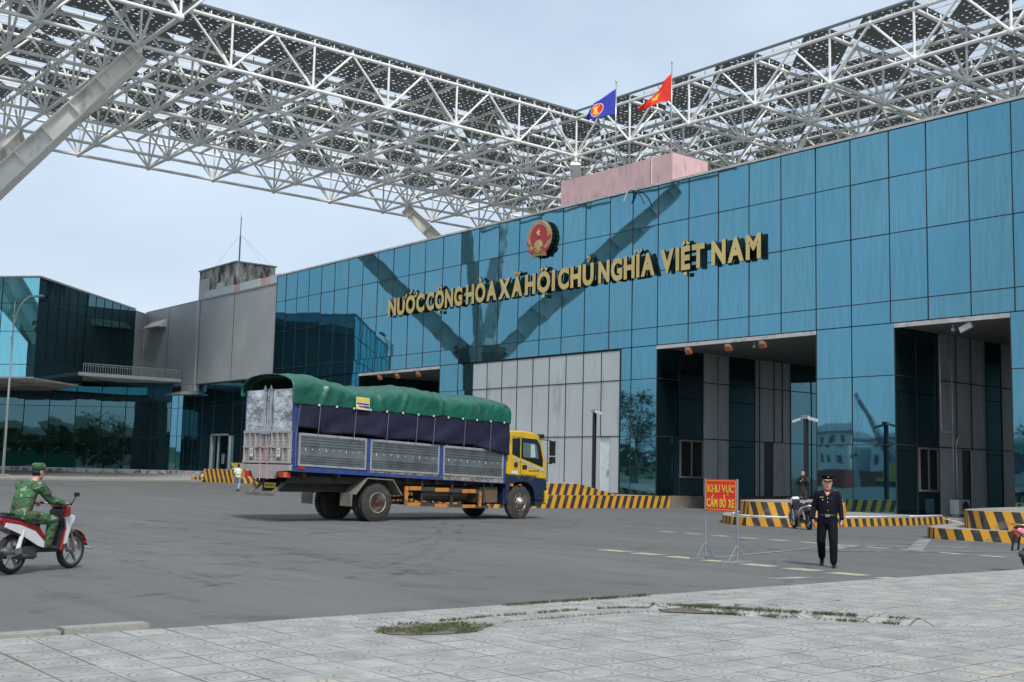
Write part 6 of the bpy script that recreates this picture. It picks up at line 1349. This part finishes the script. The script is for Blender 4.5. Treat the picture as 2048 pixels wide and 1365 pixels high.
cp.loft([(hc + Vector((0, 0, .03)) - f_ * .004, r_ * .086, f_ * .106), (hc + Vector((0, 0, .085)), r_ * .089, f_ * .108), (hc + Vector((0, 0, .125)), r_ * .082, f_ * .098), (hc + Vector((0, 0, .142)), r_ * .05, f_ * .06)], 20); c_ = cp.build('cap', CAMO, rd, True)
m = MB(); pts = [hc + Vector((0, 0, .05)) + f_ * (.10 * math.cos(R(q))) + r_ * (.084 * math.sin(R(q))) for q in range(-55, 56, 10)]; po = [hc + Vector((0, 0, .04)) + f_ * (.175 * math.cos(R(q))) + r_ * (.088 * math.sin(R(q))) for q in range(-55, 56, 10)]; k = len(pts)
m.add(pts + po, [(i, i + 1, k + i + 1, k + i) for i in range(k - 1)]); o = m.build('cap_brim', CAMO, c_, True); sd = o.modifiers.new('t', 'SOLIDIFY'); sd.thickness = .008
hr = MB(); hr.loft([(hc + Vector((0, 0, -.05)) - f_ * .025, r_ * .066, f_ * .074), (hc + Vector((0, 0, .04)) - f_ * .012, r_ * .079, f_ * .096)], 18); hr.build('hair', MATS['black_hair'], rd, True)
# ---- generic standing / walking person
def simple_person(label, loc, rz, shirt, pants, shoes, sleeve=True, stride=.2, arm=None, H=1.65, hat=None):
    t = thing('person', label, 'person', loc, rz); k = H / 1.65; t.scale = (k, k, k); hc = Vector((0, .02, 1.53)); HF = Vector((0, 1, 0))
    sk_ = MB(); head_mesh(sk_, hc, HF); limb(sk_, [(0, 0, 1.28), (0, .005, 1.43)], [.06, .052]); limb(sk_, [(0, 0, .9), (0, 0, 1.27)], [.09, .11])
    sh = {s: Vector((s * .18, 0, 1.33)) for s in (-1, 1)}; el = {-1: Vector((-.25, -.03, 1.07)), 1: Vector((.25, .02, 1.07))}; wr = {-1: Vector((-.25, .08, .85)), 1: Vector((.25, .12, .86))}
    if arm: el.update({s: Vector((s * .24, .10, 1.12)) for s in (-1, 1)}); wr.update({s: Vector((s * .07, .26, 1.38)) for s in (-1, 1)})
    hp = {s: Vector((s * .085, 0, .87)) for s in (-1, 1)}; kn = {-1: Vector((-.09, stride * .6, .48)), 1: Vector((.09, 0, .48))}; an = {-1: Vector((-.09, stride, .085)), 1: Vector((.09, -stride * 1.2, .085 + stride * .35))}
    for s_ in (-1, 1):
        limb(sk_, [(0, 0, 1.27), sh[s_], el[s_], wr[s_]], [.06, .045, .035, .026]); limb(sk_, [(0, 0, .88), hp[s_], kn[s_], an[s_]], [.08, .07, .048, .036])
        hand(sk_, wr[s_], (wr[s_] - el[s_]), (-s_, .2, 0), (0, .6, .6), .7)
    fused(sk_, 'body', SKIN, t, .012, 2); face_bits(t, hc, HF)
    jk = MB(); jk.loft([((0, 0, .86), (.165, 0, 0), (0, .125, 0)), ((0, 0, 1.1), (.165, 0, 0), (0, .12, 0)), ((0, 0, 1.24), (.18, 0, 0), (0, .12, 0)), ((0, 0, 1.335), (.165, 0, 0), (0, .09, 0)), ((0, 0, 1.39), (.068, 0, 0), (0, .062, 0))], 18)
    for s_ in (-1, 1): limb(jk, [(s_ * .12, 0, 1.30), sh[s_]] + ([el[s_], wr[s_]] if sleeve else [sh[s_].lerp(el[s_], .7)]), [.075, .07, .06, .045] if sleeve else [.075, .07, .064])
    fused(jk, 'shirt', shirt, t, .013, 3)
    tr_ = MB(); tr_.loft([((0, 0, .95), (.155, 0, 0), (0, .118, 0)), ((0, 0, .80), (.158, 0, 0), (0, .12, 0))], 18)
    for s_ in (-1, 1): limb(tr_, [hp[s_], kn[s_], an[s_] + Vector((0, 0, .03))], [.095, .072, .058])
    fused(tr_, 'trousers', pants, t, .013, 3)
    for s_ in (-1, 1): shoe(t, an[s_], (0, 1, -.3 * (s_ > 0) * stride * 4), m_=shoes)
    hr = MB(); hr.loft([(hc + Vector((0, -.03, -.06)), (.066, 0, 0), (0, .07, 0)), (hc + Vector((0, -.015, .05)), (.08, 0, 0), (0, .098, 0)), (hc + Vector((0, -.012, .11)), (.06, 0, 0), (0, .075, 0)), (hc + Vector((0, -.01, .128)), (.02, 0, 0), (0, .03, 0))], 18); hr.build('hair', MATS['black_hair'], t, True)
    return t
WSH = mat('white_shirt', (.62, .64, .64), .8, bump=.4, bscale=9); JEAN = mat('washed_jeans', (.20, .28, .36), .8, var=.3, scale=7); SNK = mat('black_sneaker', (.02, .02, .022), .7)
pw = simple_person('person in white and neon shirt and pale jeans walking away behind the truck', (-63.8, 31.15, 0), math.atan2(.80, .60), WSH, JEAN, SNK, False, .22, H=1.62)
m = MB(); m.loft([((0, 0, 1.0), (.172, 0, 0), (0, .128, 0)), ((0, 0, 1.10), (.170, 0, 0), (0, .125, 0))], 18); m.build('neon_band', mat('neon_green', (.35, .75, .05), .7), pw, True)
m = MB(); m.obox((-.27, .16, .78), (.01, 0, 0), (0, .11, .06), (0, -.07, .13)); m.build('folder', WPL, pw)
BJK = mat('black_jacket', (.012, .012, .014), .7, bump=.4, bscale=8)
pb = simple_person('person in black jacket raising a phone behind the camera pole', (-27.35, 36.4, .27), math.atan2(-.55, -.83), BJK, SNK, SNK, True, .02, arm=True, H=1.60)
m = MB(); m.obox((.0, .30, 1.43), (.075, 0, 0), (0, .006, 0), (0, 0, .04)); m.build('phone', BLACK, pb)
m = MB(); m.obox((.07, .125, 1.24), (.03, 0, 0), (0, .004, 0), (0, 0, .012)); m.build('jacket_print', WPL, pb)
# ================================================================== GRASS IN THE TILES
def leafm(name, c1, c2):
    m = bpy.data.materials.new(name); m.use_nodes = True; t = m.node_tree; N = t.nodes; L = t.links; p = N['Principled BSDF']; p.inputs['Roughness'].default_value = .7
    c = N.new('ShaderNodeTexCoord'); n = N.new('ShaderNodeTexNoise'); n.inputs['Scale'].default_value = 2.5; n.inputs['Detail'].default_value = 4; L.new(c.outputs['Object'], n.inputs[0])
    x = N.new('ShaderNodeMix'); x.data_type = 'RGBA'; r = N.new('ShaderNodeMapRange'); r.inputs[1].default_value = .35; r.inputs[2].default_value = .65; L.new(n.outputs[0], r.inputs[0]); L.new(r.outputs[0], x.inputs[0]); x.inputs[6].default_value = c1 + (1,); x.inputs[7].default_value = c2 + (1,); L.new(x.outputs[2], p.inputs['Base Color'])
    return m
GRS = leafm('grass', (.04, .085, .018), (.10, .11, .045)); m = MB(); rg = random.Random(5)
def tuft(x, y, h, z=.1):
    for _ in range(rg.randint(3, 6)):
        a = rg.uniform(0, 6.28); l = h * rg.uniform(.5, 1.2); w = .0035; dx, dy = math.cos(a), math.sin(a); b = rg.uniform(.3, 1.1)
        m.add([(x - dy * w, y + dx * w, z), (x + dy * w, y - dx * w, z), (x + dx * l * b * .5, y + dy * l * b * .5, z + l * .7), (x + dx * l * b, y + dy * l * b, z + l)], [(0, 1, 2), (0, 2, 3)])
for _ in range(1500):
    a = rg.uniform(0, 6.28); r_ = rg.random() ** .6; x = -9.2 + .38 * r_ * math.cos(a) + rg.uniform(-.04, .04); y = 6.6 + .64 * r_ * math.sin(a)
    if noise.noise(Vector((x * 3.5, y * 3.5, 2))) + .25 * rg.random() < r_ * .45 - .22: continue
    tuft(x, y, .028, .1 + dip(x, y))
def tuftline(a, b, n, w, h=.02):
    for _ in range(n):
        q = rg.random(); x = a[0] + (b[0] - a[0]) * q + rg.gauss(0, w); y = a[1] + (b[1] - a[1]) * q + rg.gauss(0, w)
        if noise.noise(Vector((x * 2.3, y * 2.3, 8))) > -.15: tuft(x, y, h, .1 + dip(x, y))
tuftline((-9.3, 10.1), (-7.3, 11.45), 1300, .05, .032); tuftline((-9.45, 10.0), (-8.8, 11.1), 400, .07); tuftline((-10.30, 8.3), (-10.32, 10.6), 500, .03, .03); tuftline((-9.6, 6.4), (-9.6, 10), 420, .018, .026); tuftline((-9.2, 7.2), (-9.2, 10), 160, .015)
tuftline((-8.8, 7.2), (-8.8, 12.5), 160, .012, .012); tuftline((-10.0, 6), (-10.0, 16), 140, .012, .012)
grs = m.build('grass', GRS, kind='stuff'); tag(grs, 'small tufts of green grass growing between the pavement tiles', 'grass')
SOIL = mat('bare_soil', (.13, .115, .09), .95, scale=14, var=.4, bump=.8)
m = MB(); pts = []
for i in range(28):
    a = 2 * math.pi * i / 28; k = 1 + .22 * noise.noise(Vector((math.cos(a) * 2, math.sin(a) * 2, 3))); pts.append((-9.2 + .36 * k * math.cos(a), 6.6 + .58 * k * math.sin(a)))
m.add([(x, y, .105 + dip(x, y)) for x, y in pts] + [(-9.2, 6.6, .108 + dip(-9.2, 6.6))], [(i, (i + 1) % 28, 28) for i in range(28)])
pts = [(-9.52, 9.95), (-9.2, 9.75), (-8.9, 10.3), (-8.5, 10.6), (-8.6, 10.85), (-9.1, 10.9), (-9.4, 10.5)]
m.add([(x, y, .108 + dip(x, y)) for x, y in pts], [tuple(range(len(pts)))]); m.build('soil_patch', SOIL, kind='structure')
# lifted broken tiles along the sunken corner
tb = MB()
for i in range(9):
    q = i / 9; x = -9.0 + 1.9 * q; y = 10.55 + 1.25 * q; s_ = rg.uniform(.08, .12)
    u = Vector((.83, .55, rg.uniform(-.03, .03))) * s_; v = Vector((-.40, .60, .0)).normalized() * .13 + Vector((0, 0, rg.uniform(.0, .02)))
    tb.obox((x, y, .105 + rg.uniform(0, .008)), u, v, (0, 0, .012))
o = tb.build('broken_tile', PAVE); o['kind'] = 'structure'
# ================================================================== ACROSS THE FORECOURT (seen in the glass)
LEAF = leafm('leaves', (.035, .075, .022), (.07, .12, .04)); BARK = mat('bark', (.10, .075, .055), .9)
def tree(x, y, H, rcr, label, n=1500, seed=0):
    rt = random.Random(seed); t = thing('tree', label, 'tree', (x, y, 0), group='trees across the forecourt'); m = MB(); m.tube((0, 0, 0), (.1, .1, H * .45), .22, 10, .15)
    tips = []
    for k in range(9):
        a = rt.uniform(0, 6.28); e = Vector((math.cos(a) * rcr * rt.uniform(.3, .8), math.sin(a) * rcr * rt.uniform(.3, .8), H * rt.uniform(.62, .95))); m.tube((.1, .1, H * rt.uniform(.3, .45)), e, .1, 6, .03); tips.append(e)
    m.build('trunk', BARK, t, True); m = MB(); tips += [Vector((rt.gauss(0, rcr * .4), rt.gauss(0, rcr * .4), H * rt.uniform(.55, 1))) for _ in range(12)]
    for _ in range(n):
        c_ = rt.choice(tips) + Vector((rt.gauss(0, .3), rt.gauss(0, .3), rt.gauss(0, .22))) * rcr * .55; u = Vector((rt.gauss(0, 1), rt.gauss(0, 1), rt.gauss(0, .6))).normalized() * rt.uniform(.10, .22); v = u.orthogonal().normalized() * rt.uniform(.06, .14)
        m.add([c_ - u, c_ + v, c_ + u, c_ - v], [(0, 1, 2, 3)])
    m.build('crown', LEAF, t)
tree(-104.5, -23.6, 11.3, 3.6, 'tall loose-crowned tree across the forecourt, farthest left one', 1900, 2)
tree(-66, -52, 9, 4.2, 'broad green tree across the forecourt, middle one', 1500, 4); tree(-86, -60, 8, 4.6, 'low rounded tree beside the white villas', 1500, 5)
tree(-120, -40, 8, 4.5, 'dense tree at the far end of the forecourt', 1400, 6); tree(-40, -55, 9, 4.6, 'wide tree nearest the crane', 1500, 7)
# wooded rise behind
rt = random.Random(9); m = MB()
for k in range(9000):
    x = rt.uniform(-420, 160); base = 9 + 6 * noise.noise(Vector((x * .012, 3, 0))) + 2.5 * noise.noise(Vector((x * .06, 1, 0))); y = -150 - 14 * rt.random(); z = base * rt.random() ** .6
    s_ = rt.uniform(.7, 1.6); u = Vector((rt.gauss(0, 1), rt.gauss(0, 1), rt.gauss(0, .6))).normalized() * s_; v = u.orthogonal().normalized() * s_ * .7; c_ = Vector((x, y, z)); m.add([c_ - u, c_ + v, c_ + u, c_ - v], [(0, 1, 2, 3)])
o = m.build('woods', LEAF, kind='stuff'); tag(o, 'dark green belt of trees on the far side of the road', 'woods')
hm = MB(); hx = [(-900 + 40 * i) for i in range(46)]
rows = []
for j, (yy, f_) in enumerate(((-170, 0), (-260, .6), (-380, 1), (-600, .7))):
    for x in hx: rows.append((x, yy + 25 * noise.noise(Vector((x * .01, j, 0))), max(0, f_ * (14 + 12 * noise.noise(Vector((x * .004, 7 + j * .2, 0)))) * (1 if x < 100 else .6))))
nh = len(hx); hm.add(rows, [(j * nh + i, j * nh + i + 1, (j + 1) * nh + i + 1, (j + 1) * nh + i) for j in range(3) for i in range(nh - 1)]); hm.build('hills', mat('wooded_hill', (.055, .085, .05), .95, scale=.05, var=.4), kind='structure')
VW = mat('villa_wall', (.62, .63, .62), .8)
def villa(x, y, w, d_, fl_, label):
    t = thing('villa', label, 'villa', (x, y, 0), group='white villas across the road'); m = MB(); H = fl_ * 3.3; m.box(-w / 2, w / 2, -d_ / 2, d_ / 2, 0, H); m.build('wall', VW, t)
    m = MB(); m.prism([(-w / 2 - .5, -d_ / 2 - .5), (w / 2 + .5, -d_ / 2 - .5), (w / 2 + .5, d_ / 2 + .5), (-w / 2 - .5, d_ / 2 + .5)], H, H + .3); m.add([(-w / 2, -d_ / 2, H + .3), (w / 2, -d_ / 2, H + .3), (w / 2, d_ / 2, H + .3), (-w / 2, d_ / 2, H + .3), (-w / 4, 0, H + 2), (w / 4, 0, H + 2)], [(0, 1, 5, 4), (2, 3, 4, 5), (1, 2, 5), (3, 0, 4)]); m.build('roof', mat('villa_roof', (.2, .21, .22), .7), t)
    for f in range(fl_):
        for k in range(int(w / 2.4)):
            m = MB(); xx = -w / 2 + 1.2 + 2.4 * k; m.box(xx - .5, xx + .5, d_ / 2 - .05, d_ / 2 + .03, f * 3.3 + .9, f * 3.3 + 2.6); m.build('window', CABG, t)
villa(-141, -118, 13, 10, 3, 'white three-storey villa, leftmost of the row'); villa(-126, -121, 12, 10, 3, 'white three-storey villa, second of the row'); villa(-111, -118, 13, 10, 2, 'white two-storey villa in the middle of the row'); villa(-95, -120, 12, 10, 3, 'white three-storey villa behind the crane')
def container(x, y, c, label):
    t = thing('shipping_container', label, 'container', (x, y, 0), group='shipping containers across the road'); m = MB(); m.box(-6.1, 6.1, -1.2, 1.2, .15, 2.7)
    for k in range(40): m.box(-6 + .3 * k, -5.85 + .3 * k, 1.2, 1.25, .3, 2.6)
    m.build('body', mat('container_' + c[0], c[1], .6), t); m = MB(); m.box(-6.12, 6.12, -1.22, 1.27, .0, .15); m.box(-6.12, 6.12, -1.22, 1.27, 2.7, 2.8); m.build('frame', CHAS, t)
container(-118, -80, ('red', (.30, .04, .03)), 'red shipping container across the road'); container(-104, -81, ('rust', (.22, .07, .04)), 'rust-red shipping container beside the crane'); container(-72, -66, ('green', (.02, .20, .09)), 'green shipping container across the road')
YC = mat('crane_yellow', (.5, .36, .04), .5)
cr = thing('mobile_crane', 'yellow mobile crane with a dark lattice boom across the road', 'crane', (-95, -68.6, 0)); m = MB(); m.box(-3.4, 3.4, -1.3, 1.3, 1.1, 1.7); m.box(-2.2, 1.2, -1.4, 1.4, 1.7, 3.4); m.build('carrier', YC, cr); m = MB(); m.box(1.3, 2.8, -1.2, .0, 1.7, 3.5); m.build('cab', CABG, cr)
for x in (-2.6, -1.3, 1.3, 2.6):
    m = MB(); m.lathe([(-.2, .5), (-.2, .55), (.2, .55), (.2, .5)], (x, 1.3, .55), (0, 1, 0), 16); m.lathe([(-.2, .5), (-.2, .55), (.2, .55), (.2, .5)], (x, -1.3, .55), (0, 1, 0), 16); m.build('wheel', RUBBER, cr)
def boom(p, q, w, lb):
    p, q = Vector(p), Vector(q); d_ = (q - p).normalized(); a = Vector((0, 1, 0)); b = d_.cross(a).normalized(); m = MB(); cs = [(a * i + b * j) * w / 2 for i in (-1, 1) for j in (-1, 1)]
    for c_ in cs: m.tube(p + c_, q + c_ * .6, .05, 5)
    n = 16
    for k in range(n):
        for (i, j) in ((0, 1), (1, 3), (3, 2), (2, 0)): s0 = p.lerp(q, k / n) + cs[i] * (1 - .4 * k / n); s1 = p.lerp(q, (k + 1) / n) + cs[j] * (1 - .4 * (k + 1) / n); m.tube(s0, s1, .03, 4)
    m.build('lattice_boom', CHAS, cr)
boom((0, .3, 2.6), (-7.7, 0, 13.6), .8, ''); boom((-1.5, -.6, 2.6), (-9, -1, 15), .6, '')
m = MB(); m.tube((-7.7, 0, 13.6), (-7.7, 0, 5.2), .03, 4); m.tube((-9, -1, 15), (-9, -1, 5), .03, 4); m.ball((-7.7, 0, 5), .25); m.ball((-9, -1, 4.8), .25); m.tube((-7.7, 0, 13.6), (2, 0, 3.3), .02, 4); m.build('hoist_rope', BLACK, cr)
def car(x, y, rz, col, label):
    t = thing('parked_car', label, 'car', (x, y, 0), rz, 'cars parked across the forecourt'); m = MB(); prof = [(-2.2, .35), (-2.25, .75), (-2.1, .95), (-1.6, 1.02), (-1.0, 1.42), (.35, 1.45), (1.15, 1.0), (2.1, .85), (2.25, .6), (2.2, .35)]
    m.prismy(prof, -.88, .88); b = m.build('body', col, t); bevel(b, .08, 3)
    for s_ in (-1, 1):
        m = MB(); m.prismy([(-1.45, 1.02), (-.95, 1.36), (-.2, 1.38), (-.2, 1.0)], s_ * .885 - .01, s_ * .885 + .01); m.prismy([(-.1, 1.0), (-.1, 1.38), (.32, 1.38), (.95, 1.0)], s_ * .885 - .01, s_ * .885 + .01); m.build('side_window', CABG, t)
        for xx in (-1.35, 1.35): m = MB(); m.lathe([(-.1, .2), (-.1, .33), (.1, .33), (.1, .2)], (xx, s_ * .8, .33), (0, 1, 0), 20); w = m.build('wheel', TYRE, t, True); m = MB(); m.lathe([(-.11, .2), (.11, .2)], (xx, s_ * .8, .33), (0, 1, 0), 16); m.build('rim', CHR, w)
    for xx in (-2.22, 2.18): m = MB(); m.box(xx, xx + .06, -.8, -.5, .65, .78); m.box(xx, xx + .06, .5, .8, .65, .78); m.build('lamp', LAMPG, t)
car(-50, -34, .1, mat('car_blue', (.02, .05, .12), .2, coat=.8), 'dark blue car parked across the forecourt, left one'); car(-44, -33, .1, mat('car_navy', (.015, .02, .05), .2, coat=.8), 'navy car parked across the forecourt, right one')
